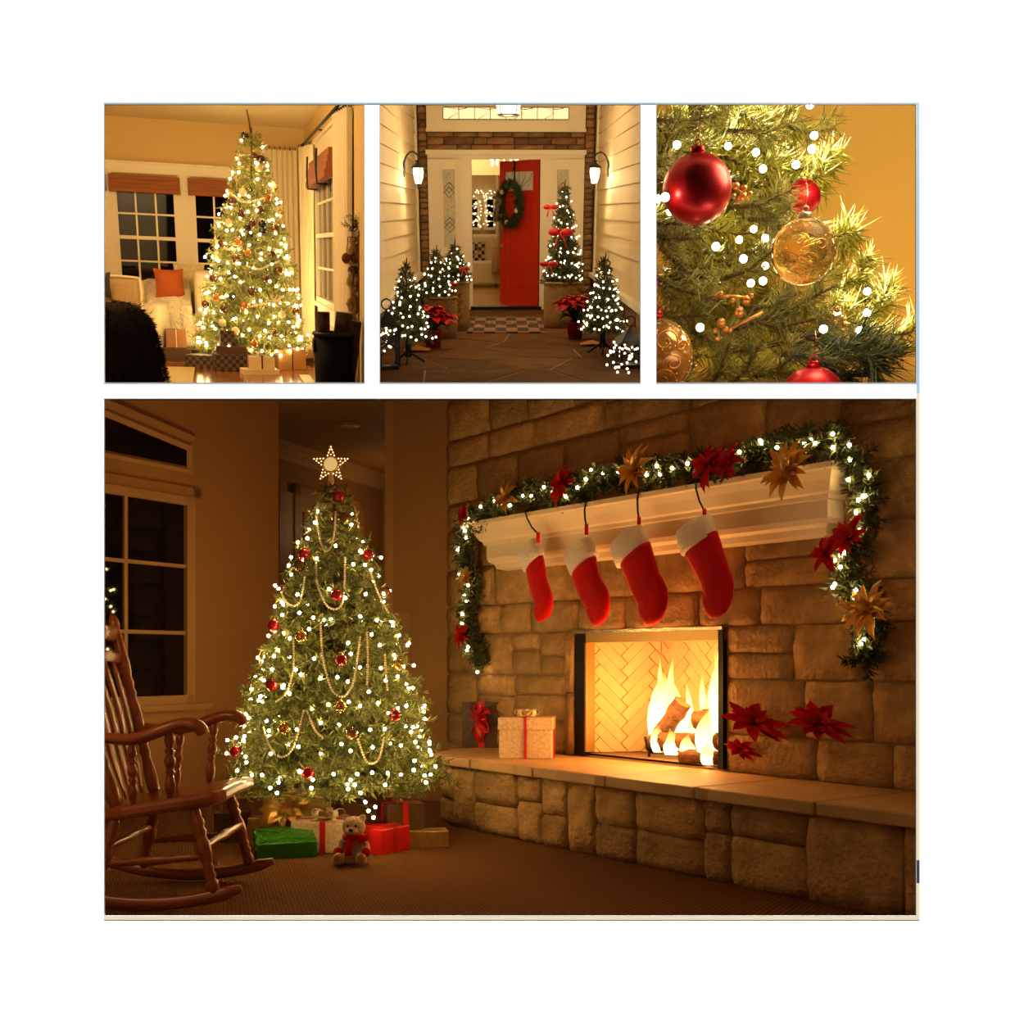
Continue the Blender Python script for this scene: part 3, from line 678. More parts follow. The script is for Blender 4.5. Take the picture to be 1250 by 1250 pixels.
part('window_frame', MB().tube([(a.x, -.02, a.z), (b.x, -.02, b.z)], .028, 4).tube([(b.x, -.02, b.z+.02), (c.x, -.02, c.z-.02)], .028, 4).tube([(c.x, -.02, c.z), (d.x, -.02, d.z)], .022, 4), frm, win2, smooth=False)
part('casing', MB().tube([(a.x, -.02, a.z+.07), (b.x+.02, -.02, b.z+.07)], .04, 4), tan, win2, smooth=False)
lnL = (Vector(LW1)-Vector(LW0)).length
struct('baseboard_left', MB().bb(0, lnL, -.015, -.001, 0, .13).bb(0, lnL, -.022, -.001, .11, .13), trimm, label='tan baseboard under the window')
use(HALLW)
hl = (Vector(HP1)-Vector(HP0)).length
mb = MB()
for z0, z1, e in ((2.80, 2.84, .03), (2.84, 2.89, .06), (2.89, 2.95, .10)): mb.bb(-2.2, hl+.0, -e, 0, z0, z1)
struct('trim_15', mb, mat('crown_paint', (.5, .31, .13), .5), label='crown moulding along the hallway ceiling')
h0, h1 = HALLW.Y(362, 640, -.02).x, HALLW.Y(437, 640, -.02).x; zd = HALLW.Y(362, 603, -.02).z
dr = struct('door_1', MB().bb(h0-.9, h0-.05, -.03, -.002, 0, zd), mat('tan_door', (.4, .24, .09), .5), label='tan panelled hallway door behind the tree')
dr2 = struct('door_2', MB().bb(h0+.02, h1, -.03, -.002, 0, zd), MATS['tan_door'], label='tan hallway door beside the tree top')
for dd, x0, x1 in ((dr2, h0+.10, h1-.10),):
    for z0, z1 in ((.25, 1.1), (1.25, zd-.15)): part('panel', MB().bb(x0, x1, -.045, -.028, z0, z1), MATS['tan_door'], dd, smooth=False, sharp=.01)
for n, (x0, x1) in enumerate(((h0-.06, h0+.02), (h1, h1+.09), (HALLW.Y(340, 640, -.02).x-.02, HALLW.Y(346, 640, -.02).x))):
    struct('trim_%d' % (16+n), MB().bb(x0, x1, -.045, -.001, 0, zd+.08), trimm, label='tan door casing in the hallway')
struct('trim_19', MB().bb(h0-.06, h1+.09, -.045, -.001, zd, zd+.08), trimm, label='tan door head casing in the hallway')
use(MAIN)
p = MAIN.Z(426, 518, 2.945)
o = thing('downlight', 'round recessed ceiling light in the hallway, switched off', 'light', (p.x, p.y, 2.93))
part('trim_ring', MB().lathe([(.09, 0), (.1, .01), (.1, .018)], 20), trimm, o); part('lens', MB().lathe([(.07, -.004), (.075, 0), (.075, .01)], 16), mat('frosted_lens', (.6, .42, .2), .4), o)
BW = wallframe((-.8597, 8.3), (-.43, 8.03)); use(BW)
p = BW.Y(495, 757, -.006)
o = thing('light_switch', 'small pale light switch plate on the tan wall', 'switch', tuple(p))
part('plate', MB().bb(-.035, .035, -.003, .005, -.055, .055), trimm, o, smooth=False); part('toggle', MB().bb(-.008, .008, -.014, -.003, -.012, .016), trimm, o, smooth=False)
plight('hall_fill', BW.I @ Vector((-1.0, 11.2, 2.3)), 5, (1, .62, .25), .1)  # unseen fill light added to brighten the hallway walls
use(MAIN); plight('room_fill', (-1.95, 4.0, 1.6), 10, (1, .58, .25), .2)  # unseen fill light added beyond the left edge to lift the stone wall
# ================================================================ the big tree
use(MAIN)
TY = 6.35; tx = MAIN.Y(408, 900, TY).x; TH_ = MAIN.Y(404, 590, TY).z
rng = np.random.default_rng(3)
def tprof(t): return (1-t)**.78*.95+.05
TR = .60; TZ0 = .36
tree = thing('christmas_tree', 'tall lit green christmas tree with a glowing star beside the fireplace', 'christmas tree', (tx, TY, 0))
segs, br = conifer(rng, TH_, TR, TZ0, 34, 17, tprof, droop=.18, tw=.36)
tag(link('foliage', needles('foliage', segs, 150, .04, .0075, green, rng), tree), kind='stuff')
mb = MB()
for A, M_, B in br: mb.tube([A, M_, B], [.009, .006, .002], 4, caps=False)
tag(part('branches', mb, mat('brown_stem', (.09, .05, .02), .8), tree), kind='stuff')
part('trunk', MB().tube([(0, 0, .06), (0, 0, TH_*.6), (0, 0, TH_)], [.035, .022, .006], 8), MATS['brown_stem'], tree)
st = part('stand', MB().lathe([(.12, .02), (.13, .05), (.07, .13), (.05, .14)], 14), iron, tree)
for k in range(4):
    a = k*PI/2+.4; part('stand_leg', MB().tube([(.08*math.cos(a), .08*math.sin(a), .08), (.28*math.cos(a), .28*math.sin(a), .012)], .012, 5), iron, st)
def trad(z): return TR*tprof(max(0, min(1, (z-TZ0)/(TH_-TZ0))))
def tsurf(px, py, k=.95):
    d = TY-.5
    for _ in range(6):
        q = MAIN.Y(px, py, d); r = trad(q.z)*k; e = r*r-(q.x-tx)**2; d = TY-math.sqrt(e) if e > 0 else TY
    q = MAIN.Y(px, py, d); r = trad(q.z)*k
    if abs(q.x-tx) > r*.96: q.x = tx+math.copysign(r*.96, q.x-tx)
    return q
def spiral(H, z0, rad, turns, n, rng, k=(.8, 1.0), jz=.03):
    out = []
    for i in range(n):
        f = math.sqrt((i+.7)/n); z = H-(H-z0)*f; a = 2*PI*turns*f; r = rad(z)*(k[0]+(k[1]-k[0])*rng.random())
        out.append(Vector((r*math.cos(a)+rng.normal()*.02, r*math.sin(a)+rng.normal()*.02, z+rng.normal()*jz)))
    return out
def lights(name, label, loc, pts, mesh, r_w=.002, lean=0):
    o = thing(name, label, 'string lights', M=Matrix.Translation(loc) @ Matrix.Rotation(lean, 4, 'Y'))
    if r_w: part('wire', MB().tube(pts, r_w, 3, caps=False), wirem, o)
    for p in pts: inst('bulb', mesh, o, Matrix.Translation(p))
    return o
tb = bulb_mesh('bulb', .0088, emitter('tree_bulb', (1, .68, .27), 105))
LOWB = [MAIN.Y(a, b, TY-.62+.02*rng.random())-Vector((tx, TY, 0)) for a, b in ((433, 958), (440, 968), (446, 979), (450, 990), (456, 998), (428, 952), (436, 945), (330, 962), (340, 955), (338, 968), (458, 985), (425, 963), (470, 958), (505, 940), (520, 955), (380, 962))]
lights('tree_lights', 'long string of warm white lights wound round the big tree with the star', (tx, TY, 0), spiral(TH_-.06, .40, trad, 13, 276, rng, (.86, 1.06))+LOWB, tb)
# ornaments
def orn_meshes(r, m, capm):
    return mesh_of('ball', MB().ball((0, 0, -r), r, 16, 10), m), mesh_of('cap', MB().lathe([(r*.22, -r*.05), (r*.24, r*.0), (r*.24, r*.16), (r*.1, r*.2)], 10), capm), mesh_of('hook', MB().tube([(0, 0, r*.18), (r*.1, 0, r*.4), (0, 0, r*.6), (-r*.1, 0, r*.45)], r*.04, 5), capm)
gold = mat('gold_metal', (.85, .55, .2), .25, metal=.9); redball = mat('red_glass', (.45, .008, .015), .12, metal=.35, coat=.6); goldball = mat('gold_glass', (.75, .42, .10), .15, metal=.8); bronze = mat('bronze_glass', (.22, .10, .03), .15, metal=.6, coat=.5)
KIT = {k: orn_meshes(.032, m, gold) for k, m in (('red', redball), ('gold', goldball), ('bronze', bronze))}
def ornament(kind, label, p, group, kit=KIT, s=1., name='ball_ornament'):
    o = thing(name, label, 'ornament', group=group, M=Matrix.Translation(p) @ Matrix.Scale(s, 4))
    for n, me in zip(('ball', 'cap', 'hook'), kit[kind]): inst(n, me, o, Matrix.Identity(4))
    return o
for kind, pts in (('red', ((414, 605), (449, 677), (371, 676), (411, 726), (334, 763), (416, 805), (332, 836), (288, 917), (376, 943), (482, 873))), ('gold', ((416, 862), (347, 889), (485, 811), (368, 777))), ('bronze', ((420, 632), (327, 718), (470, 722), (429, 896), (366, 690)))):
    for px, py in pts:
        q = tsurf(px, py, 1.02); ornament(kind, {'red': 'red glass ball hanging on the big star topped tree', 'gold': 'gold ball hanging on the big star topped tree', 'bronze': 'dark bronze ball hanging on the big star topped tree'}[kind], q+Vector((0, 0, .03)), kind+' balls on the big tree')
beadm = mat('pearl_bead', (.85, .7, .45), .3, metal=.2)
def beads(name, label, P, r, group, m=beadm):
    mb = MB(); P = smooth_path(P, 6); acc = 0; last = P[0]; mb.ball(last, r, 6, 4)
    for a, b in zip(P[:-1], P[1:]):
        d = (b-a).length; t = 0
        while acc+d-t >= 2.1*r:
            t += 2.1*r-acc; acc = 0; mb.ball(a+(b-a)*(t/d), r, 6, 4)
        acc += d-t
    return solo(name, mb, m, label, 'garland', group)
SW = [[(385, 620), (390, 655), (396, 672), (404, 668), (408, 650), (410, 625)], [(386, 688), (388, 715), (400, 740), (414, 742), (420, 725), (421, 680)], [(372, 705), (366, 735), (352, 738), (343, 722)], [(391, 758), (394, 800), (404, 840), (419, 850), (432, 830), (440, 775)], [(358, 780), (358, 815), (350, 845), (336, 857)], [(448, 772), (449, 800), (448, 838)], [(321, 888), (330, 912), (343, 924), (358, 912), (371, 866)], [(375, 868), (384, 890), (395, 902)], [(437, 903), (445, 925), (453, 932), (463, 925), (469, 900)], [(470, 800), (471, 820), (473, 842)], [(437, 620), (438, 645)], [(453, 700), (462, 725), (474, 748)], [(310, 790), (308, 802), (318, 812), (322, 795)]]
for s_ in SW: beads('bead_garland', 'swag of small pearl beads hanging on the big star topped tree', [tsurf(a, b, 1.05) for a, b in s_], .0065, 'bead swags on the big tree')
# star topper
sz = .098; o = thing('star_topper', 'glowing beaded five pointed star on top of the big tree', 'tree topper', (MAIN.Y(404, 590, TY).x, TY, TH_-.02))
cz = MAIN.Y(404, 567, TY).z-(TH_-.02)
part('stem', MB().tube([(0, 0, -.03), (0, 0, .03), (0, 0, cz-.04)], [.022, .018, .008], 8), creamrib, o)
pts = [(math.sin(k*PI/5)*(sz if k % 2 == 0 else sz*.42), cz+math.cos(k*PI/5)*(sz if k % 2 == 0 else sz*.42)) for k in range(10)]
part('frame', MB().tube([(x, 0, z) for x, z in pts]+[(pts[0][0], 0, pts[0][1])], .004, 5), gold, o)
part('disc_rim', MB().ring((0, -.012, cz), .041, .004, (0, 1, 0), 24, 5), gold, o); part('disc', MB().ball((0, -.006, cz), .040, 16, 8, (1, .35, 1)), emitter('star_disc', (1, .6, .2), .75), o)
sm = bulb_mesh('bead', .0046, emitter('star_bead', (1, .62, .3), 2.2))
for i in range(10):
    a, b = Vector((pts[i][0], -.005, pts[i][1])), Vector((pts[(i+1) % 10][0], -.005, pts[(i+1) % 10][1]))
    for k in range(4): inst('bead', sm, o, Matrix.Translation(a+(b-a)*(k/4)))
for k in range(5): inst('bead', sm, o, Matrix.Translation((math.sin(k*2*PI/5)*sz*.56, -.005, cz+math.cos(k*2*PI/5)*sz*.56)))
# ================================================================ gifts under the big tree
G = 'presents under the big tree'
def fl(px, py): q = MAIN.Z(px, py, 0); return (q.x, q.y, 0)
def at(px, py, dy=0): q = MAIN.Z(px, py, 0); return (q.x, q.y+dy, 0)
gold_gift = gift('gift_box', 'gold foil gift with a large gold bow behind the green gift', at(350, 1040, .30), (.36, .16, .29), R(8), goldwrap, None, None, group=G)
b_ = bloom('gift_bow', 'large crinkled gold bow on the gold foil gift', 'bow', (at(340, 1040)[0]-.0, at(340, 1040)[1]+.20, .21), (0, -1, .35), .26, goldleaf, n=(14, 12)); absorb(gold_gift, b_)
gift('gift_box', 'gold wrapped flat gift leaning beside the rocker', at(318, 1038, .16), (.18, .10, .15), R(-20), goldwrap, None, None, group=G)
gift('gift_box', 'flat shiny green gift tilted toward the room', at(342, 1048, .10), (.30, .22, .09), R(18), greenfoil, None, None, group=G, tilt=Matrix.Translation((0, 0, .02)) @ Matrix.Rotation(R(14), 4, 'X'))
gift('gift_box', 'patterned gift tied with a red and cream bow behind the bear', at(394, 1043, .16), (.33, .24, .16), R(-4), pattern, redrib, creamrib, .03, group=G, bow_s=1.3)
gift('gift_box', 'bright red pleated gift beside the bear', at(462, 1044, .14), (.2, .22, .13), R(-35), redwrap, redrib, None, .03, group=G)
gift('gift_box', 'low gold foil gift lying at the end of the row', at(510, 1036, .10), (.30, .15, .085), R(10), goldwrap, None, None, group=G)
o = gift('gift_box', 'green plaid gift with red ribbon standing on the low gold gift', (at(490, 1036)[0]-.02, at(490, 1036)[1]+.16, .087), (.21, .17, .14), R(25), plaidg, mat('bright_red_ribbon', (.62, .02, .02), .4), None, .03, group=G)
gift('gift_box', 'small dark red gift tucked behind the tree lights', at(385, 1020, .2), (.16, .14, .19), R(10), redwrap, None, None, group=G)
gift('gift_box', 'dark brown gift in the shadow behind the rocker', at(278, 1030, .1), (.18, .14, .16), R(5), dkwrap, None, None, group=G)
# teddy bear
bx, by, _ = at(430, 1056, .05)
bear = thing('teddy_bear', 'cream teddy bear with red scarf sitting in front of the gifts', 'teddy bear', (bx, by, 0), R(-4))
fur = mat('bear_fur', (.72, .52, .30), .95, sheen=.5, bump=(90, .6)); furd = mat('bear_paw', (.42, .24, .11), .95, sheen=.4)
mb = MB(); mb.ball((0, .02, .075), .052, 12, 8, (1, .85, 1.15)); mb.ball((0, .005, .178), .056, 14, 9, (1.05, .9, .95)); mb.ball((0, -.042, .165), .026, 10, 6, (1.1, 1, .8))
for s_ in (-1, 1):
    mb.ball((s_*.042, .012, .222), .019, 10, 6, (1, .6, 1)); mb.tube([(s_*.04, .0, .12), (s_*.06, -.012, .095), (s_*.068, -.03, .065)], [.02, .021, .022], 8)
    mb.tube([(s_*.03, 0, .035), (s_*.045, -.04, .03), (s_*.052, -.07, .03)], [.028, .027, .026], 8)
body = part('body', mb, fur, bear); rm = body.modifiers.new('skin', 'REMESH'); rm.mode = 'VOXEL'; rm.voxel_size = .0055; rm.use_smooth_shade = True
for s_ in (-1, 1):
    part('paw', MB().ball((s_*.055, -.092, .036), .028, 10, 7, (1, .7, 1.1)), furd, bear, label='brown foot paw')
    part('mitten', MB().ball((s_*.07, -.036, .062), .024, 10, 7), redf, bear, label='red mitten')
    part('eye', MB().ball((s_*.02, -.047, .19), .006, 8, 6), blk, bear)
part('nose', MB().ball((0, -.068, .172), .009, 8, 6, (1.2, .8, .9)), blk, bear)
sca = part('scarf', MB().ring((0, .0, .13), .042, .015, (0, 0, 1), 18, 8), redf, bear)
part('scarf_end', MB().tube([(-.005, -.045, .13), (-.012, -.062, .09), (-.014, -.064, .045)], .018, 8, flat=.35, side=(1, 0, 0)), redf, sca)
part('scarf_end', MB().tube([(.015, -.043, .13), (.05, -.05, .125), (.08, -.03, .135)], .018, 8, flat=.35, side=(0, 0, 1)), redf, sca)
# ================================================================ rocking chair
wood = mat('maple_wood', (.38, .105, .026), .28, spec=.6, noise=(3, .35), bump=(20, .03), coat=.3, stretch=(1, 6, 6))
HWD = .31
ch = thing('rocking_chair', 'reddish brown turned wood rocking chair beside the window', 'rocking chair', (-1.45, 4.86, 0), 0)
def turned(a, b, r, pat):
    a, b = Vector(a), Vector(b); n = len(pat); P = []; rr = []
    for i, k in enumerate(pat): P.append(a+(b-a)*(i/(n-1))); rr.append(r*k)
    return MB().tube(P, rr, 12)
LEG = [.7, .75, .8, .72, .95, .98, .72, 1.0, .74, .8, .98, 1.05, 1.08, 1.05, .98, .85, .7, .9, .66, .95, .66, .9, .92, .8, .6]
SPN = [.6, .7, .85, .98, 1.05, 1.05, .95, .8, .6, .95, .6, .85, 1.08, 1.1, .85, .6, .95, .6, .75, .95, 1.0, .9, .75, .6]
STR = [.6, .66, .75, .85, .7, .95, .7, .95, 1.05, 1.1, 1.1, 1.05, .95, .7, .95, .7, .85, .75, .66, .6]
def sz_(x): return .478-.158*(.28-x)
sp_ = [(-.25, -HWD*.8), (-.1, -HWD-.0), (.15, -HWD-.02), (.27, -HWD), (.30, -HWD+.07), (.285, 0), (.30, HWD-.07), (.27, HWD), (.15, HWD+.02), (-.1, HWD), (-.25, HWD*.8)]
part('seat', MB().prism(sp_, -.055, 0, lambda x, y, z: (x, y, sz_(x)+z-(.0 if z else 0))), wood, ch, smooth=False, sharp=.018)
for s_ in (-1, 1):
    y = s_*HWD
    part('leg', turned((.18, y*.9, sz_(.18)-.05), (.27, y, .072), .028, LEG), wood, ch)
    part('leg', turned((-.14, y*.85, sz_(-.14)-.05), (-.21, y, .062), .028, LEG), wood, ch)
    P = [(x, y, x*x/2.3+.03) for x in [-.62+.0622*i for i in range(17)]]
    part('rocker', MB().tube(P, [.018]+[.027]*15+[.016], 8, flat=.75, side=(0, 0, 1)), wood, ch)
    arm = smooth_path([(-.22, y*.94, .70), (-.12, y*1.02, .685), (-.02, y*1.1, .69), (.08, y*1.12, .725), (.16, y*1.1, .748), (.215, y*1.1, .735), (.235, y*1.1, .705)], 4)
    n = len(arm); part('armrest', MB().tube(arm, [.03+.012*math.sin(PI*i/(n-1))+(.006 if i > n*.7 else 0) for i in range(n)], 10, flat=.62, side=(0, 1, 0)), wood, ch)
    part('arm_spindle', turned((.09, y*.95, sz_(.09)), (.10, y*1.1, .72), .021, SPN), wood, ch)
    part('arm_spindle', turned((-.06, y*.93, sz_(-.06)), (-.05, y*1.08, .67), .019, SPN), wood, ch)
    part('back_post', turned((-.14, y*.80, sz_(-.14)-.01), (-.35, y*.98, 1.20), .027, [.8, .95, 1.05, 1.1, 1.05, .95, .8, .7, .95, .7, .95, .7, .9, 1, 1, 1, .95, .9, .7, .95, .7, .95, .7, .9, .95, 1.0, .95, .9, .85, .8, .8, .6, .9, .8, .4]), wood, ch)
    part('side_stretcher', turned((.225, y*.96, .215), (-.17, y*.94, .185), .018, STR), wood, ch)
part('cross_stretcher', turned((.235, -HWD*.95, .26), (.235, HWD*.95, .26), .018, STR), wood, ch)
part('cross_stretcher', turned((-.17, -HWD*.93, .25), (-.17, HWD*.93, .25), .018, STR), wood, ch)
for z, h in ((1.11, .07), (1.0, .05)):
    k = (z-.42)/.78; x = -.14-.21*k
    P = [(x-.03*math.cos(t*PI/2), HWD*.95*t, z+.02*(1-t*t)) for t in (-1, -.6, -.2, .2, .6, 1)]
    part('crest_rail', MB().tube(P, h/2, 8, flat=.3, side=(0, 0, 1)), wood, ch)
for k in range(5):
    t = -.72+.36*k; P = [(-.16, HWD*.8*t*.75, .42), (-.21, HWD*t*.85, .6), (-.25, HWD*t*.9, .78), (-.32, HWD*t, 1.0)]
    part('back_slat', MB().tube(smooth_path(P, 3), [.018, .02, .024, .029, .032, .034, .033, .03, .026, .022], 8, flat=.3, side=(0, 1, 0)), wood, ch)
# ================================================================ opening one: the golden living room
P1 = panelframe(259, 301, .43, 1.2, 1)
def z1(zx, zy): return 120+zx*.284, 120+zy*.284        # from the enlarged look at this opening back to photo pixels
def P1y(zx, zy, y): return P1.Y(*z1(zx, zy), y)
def P1f(zx, zy, z=0.): return P1.Z(*z1(zx, zy), z)
use(P1)
BY = 15.3; RX = P1y(890, 600, BY).x; CZ = P1y(500, 105, BY).z
gwall = mat('golden_wall', (.64, .44, .16), .8, noise=(2, .05)); gceil = mat('cream_ceiling', (.78, .63, .35), .85); gtrim = mat('cream_trim', (.82, .70, .46), .45)
oak = mat('red_oak_floor', (.30, .10, .025), .16, spec=.6, noise=(2.5, .4), stretch=(6, .6, 1)); LX = -2.4; FY = 8.9
struct('floor_living', MB().bb(LX, RX+.05, FY, BY+.05, -.04, 0), oak, label='polished red brown wood floor of the golden room')
struct('wall_living_back', MB().bb(LX, RX+.06, BY, BY+.06, 0, CZ), gwall, label='golden back wall with windows')
struct('wall_living_right', MB().bb(RX, RX+.05, 8.95, BY, 0, CZ), gwall, label='golden side wall with curtained window')
struct('wall_living_left', MB().bb(LX-.05, LX, 9.6, BY, 0, CZ), gwall, label='golden side wall behind the armchair')
struct('ceiling_living', MB().bb(LX, RX+.05, 9.7, BY+.06, CZ, CZ+.04), gceil, label='cream ceiling of the golden room')
BACK = Frame(P1.M @ wallframe((0, BY), (1, BY)).M); SIDE = Frame(P1.M @ wallframe((RX, 14.0), (RX, 13.0)).M); BACK.pid = SIDE.pid = 1
def window(name, lab, x0, x1, z0, z1_, cols, mid=True, pm=pane_m, fm_=gtrim, rows=2):
    o = struct(name, MB().bb(x0, x1, -.012, -.003, z0, z1_), pm, label=lab)
    f = .04; zm = (z0+z1_)/2
    part('window_frame', MB().bb(x0-.03, x0+f*.5, -.05, 0, z0-.03, z1_+.03).bb(x1-f*.5, x1+.03, -.05, 0, z0-.03, z1_+.03).bb(x0, x1, -.05, 0, z1_-f*.5, z1_+.03).bb(x0, x1, -.05, 0, z0-.03, z0+f*.6), fm_, o, smooth=False)
    part('meeting_rail', MB().bb(x0, x1, -.045, -.005, zm-.02, zm+.02), fm_, o, smooth=False)
    for k in range(1, cols): x = x0+(x1-x0)*k/cols; part('muntin', MB().bb(x-.011, x+.011, -.03, -.006, z0, z1_), fm_, o, smooth=False)
    for zz in [z0+(zm-z0)*k/rows for k in range(1, rows)]+[zm+(z1_-zm)*k/rows for k in range(1, rows)]: part('muntin', MB().bb(x0, x1, -.03, -.006, zz-.01, zz+.01), fm_, o, smooth=False)
    return o
use(BACK)
def bk(zx, zy): return BACK.Y(*z1(zx, zy), 0)
zs0, zs1 = bk(200, 800).z, bk(200, 395).z; zb0, zb1 = bk(200, 408).z, bk(200, 335).z
W1 = (bk(85, 600).x, bk(340, 600).x); W2 = (bk(418, 600).x, bk(672, 600).x); W0 = (bk(-230, 600).x, bk(28, 600).x)
bamboo = mat('woven_wood_blind', (.36, .11, .025), .7, noise=(30, .35), bump=(40, .4), stretch=(.15, 1, 4))
for n, (wx, lab, bl) in enumerate(((W1, 'dark sash window above the sofa', 'brown woven wood blind folded up over the sofa window'), (W2, 'dark sash window half hidden by the tree', 'brown woven wood blind beside the tree'), (W0, 'dark sash window at the edge of the room', 'brown woven wood blind at the edge of the room'))):
    window('window_%d' % (3+n), lab, wx[0], wx[1], zs0, zs1, 3)
    o = thing('roman_blind', bl, 'blind', ((wx[0]+wx[1])/2, -.05, zb0), 0, 'woven wood blinds'); hw = (wx[1]-wx[0])/2+.06; hh = zb1-zb0
    for k in range(4): part('fold', MB().bb(-hw, hw, -.05-.012*(3-k), .0, hh*k/4, hh*(k+1)/4+.004), bamboo, o, smooth=False, sharp=.008)
tw = (LX, bk(545, 600).x+.6)
mb = MB().bb(tw[0], tw[1], -.04, 0, bk(200, 325).z, bk(200, 283).z).bb(tw[0], tw[1], -.06, 0, bk(200, 283).z, bk(200, 274).z)
for a_, b_ in ((W0[1]+.03, W1[0]-.03), (W1[1]+.03, W2[0]-.03), (W2[1]+.03, W2[1]+.15)): mb.bb(a_, b_, -.035, 0, zs0-.1, bk(200, 325).z)
mb.bb(tw[0], tw[1], -.07, 0, zs0-.07, zs0-.03).bb(tw[0], tw[1], -.03, 0, zs0-.2, zs0-.07)
struct('trim_20', mb, gtrim, label='wide cream casing round the living room windows')
use(P1)
curt = mat('cream_curtain', (.80, .66, .40), .9, sheen=.2, bump=(80, .1))
def curtain(name, lab, p0, p1, zt_, zb_, folds, amp, flare=0., group='cream curtains'):
    o = thing(name, lab, 'curtain', (p0[0], p0[1], zb_), 0, group); a, b = Vector((*p0, 0)), Vector((*p1, 0)); n = Vector((-(b-a).y, (b-a).x, 0)).normalized()
    G = []; N_ = folds*6; rg = random.Random(len(lab))
    ph = [rg.uniform(-.5, .5) for _ in range(N_+1)]
    for j in range(9):
        t = j/8; row = []
        for i in range(N_+1):
            f = i/N_; q = a+(b-a)*(f*(1+flare*(1-t))); row.append(q+n*(amp*math.sin(2*PI*folds*f+ph[i]*.5+t*.6))+Vector((0, 0, zb_+(zt_-zb_)*t)))
        G.append(row)
    part('cloth', MB().sheet(G), curt, o, wrel=True)
    for k in range(folds): q = a+(b-a)*((k+.5)/folds); part('ring', MB().ring(q+Vector((0, 0, zt_+.01)), .022, .004, (b-a), 10, 4), iron, o, wrel=True)
    return o
rz_ = P1y(910, 185, 13.7).z
curtain('curtain', 'cream curtain behind the tree on the back wall', (P1y(705, 300, BY-.1).x, BY-.1), (P1y(858, 300, BY-.1).x, BY-.1), P1y(780, 220, BY-.1).z, .03, 7, .03)
curtain('curtain', 'narrow cream curtain in the corner by the tree', (RX-.14, 14.15), (RX-.04, 13.55), rz_-.04, .03, 5, .025)
curtain('curtain', 'cream curtain at the far side of the side window', (RX-.085, 10.6), (RX-.03, 9.95), rz_-.04, .03, 7, .035)
o = thing('curtain_rod', 'thin dark curtain rod above the side window', 'curtain rod', (RX-.09, 12.5, rz_))
part('rod', MB().tube([(0, 1.9, 0), (0, -2.9, 0)], .014, 8), iron, o)
for y in (1.9, -.2): part('bracket', MB().tube([(0, y, 0), (.05, y, -.01), (.088, y, 0)], .009, 6), iron, o)
use(SIDE)
wx0, wx1 = .75, 3.1; w0, w1 = .72, 1.98
window('window_6', 'side window lit by the tree', wx0+.1, wx1-.1, w0, w1, 4)
mb = MB().bb(wx0-.02, wx1+.02, -.035, 0, w1+.03, w1+.28).bb(wx0-.05, wx1+.05, -.06, 0, w1+.28, w1+.31).bb(wx0-.02, wx0+.07, -.035, 0, w0-.1, w1+.03).bb(wx1-.07, wx1+.02, -.035, 0, w0-.1, w1+.03).bb(wx0-.06, wx1+.06, -.07, 0, w0-.07, w0-.03).bb(wx0, wx1, -.03, 0, w0-.2, w0-.07)
struct('trim_21', mb, gtrim, label='cream casing round the side window')
o = thing('roman_blind', 'brown woven wood blind tied up on the side window', 'blind', ((wx0+wx1)/2, -.06, w1-.16), 0, 'woven wood blinds')
for k in range(4): part('fold', MB().bb(-1.1, 1.1, -.05-.012*(3-k), 0, .0+.06*k, .064+.06*k), bamboo, o, smooth=False, sharp=.008)
for x in (-.6, .5): part('tie', MB().tube([(x, -.1, .27), (x+.03, -.11, .1), (x, -.1, -.03), (x, 0, -.03)], .01, 5), iron, o)
use(P1)
# ---- tree
t1y = 13.1; c = P1y(655, 1100, t1y); t1x = c.x; t1h = P1y(640, 125, t1y).z; t1r = .585; t1z = .20
rng = np.random.default_rng(21)
def t1p(t): return (1-t)**.70*.96+.04
tr1 = thing('christmas_tree', 'densely lit fir tree with brown and cream ornaments in the golden room', 'christmas tree', (t1x, t1y, 0), M=Matrix.Translation((t1x, t1y, 0)) @ Matrix.Rotation(R(2), 4, 'Y'))
s1, b1 = conifer(rng, t1h, t1r, t1z, 32, 16, t1p, droop=.3, tw=.34)
fir2 = mat('frosted_fir', (.30, .30, .085), .6, spec=.3, island=.5)
tag(link('foliage', needles('foliage', s1, 110, .05, .011, fir2, rng), tr1), kind='stuff')
part('trunk', MB().tube([(0, 0, .05), (0, 0, t1h)], [.035, .006], 8), MATS['brown_stem'], tr1)
part('stand', MB().lathe([(.16, 0), (.16, .02), (.06, .1), (.05, .12)], 12), iron, tr1)
part('twig_topper', MB().tube([(0, 0, t1h-.12), (-.02, 0, t1h+.04), (-.05, 0, t1h+.17)], [.012, .01, .005], 6), MATS['brown_stem'], tr1)
def t1rad(z): return t1r*t1p(max(0, min(1, (z-t1z)/(t1h-t1z))))
tb1 = bulb_mesh('bulb', .0125, emitter('golden_bulb', (1, .72, .3), 90))
lights('tree_lights', 'dense string of golden white lights on the fir tree beside the curtains', (t1x, t1y, 0), spiral(t1h-.05, .16, t1rad, 13, 300, rng, (.88, 1.06)), tb1, lean=R(2))
def t1surf(zx, zy, k=1.0):
    d = t1y-.4
    for _ in range(6):
        q = P1y(zx, zy, d); r = t1rad(q.z)*k; e = r*r-(q.x-t1x-.035*q.z)**2; d = t1y-math.sqrt(e) if e > 0 else t1y
    q = P1y(zx, zy, d); r = t1rad(q.z)*k; c_ = t1x+.035*q.z
    if abs(q.x-c_) > r*.97: q.x = c_+math.copysign(r*.97, q.x-c_)
    return q
KIT1 = {k: orn_meshes(.04, m, gold) for k, m in (('brown', mat('brown_glass', (.13, .05, .02), .2, metal=.3, coat=.5)), ('amber', mat('amber_glass', (.55, .2, .04), .2, metal=.4)), ('cream', mat('cream_glass', (.8, .62, .36), .3)), ('black', mat('dark_glass', (.02, .015, .012), .2, coat=.5)))}
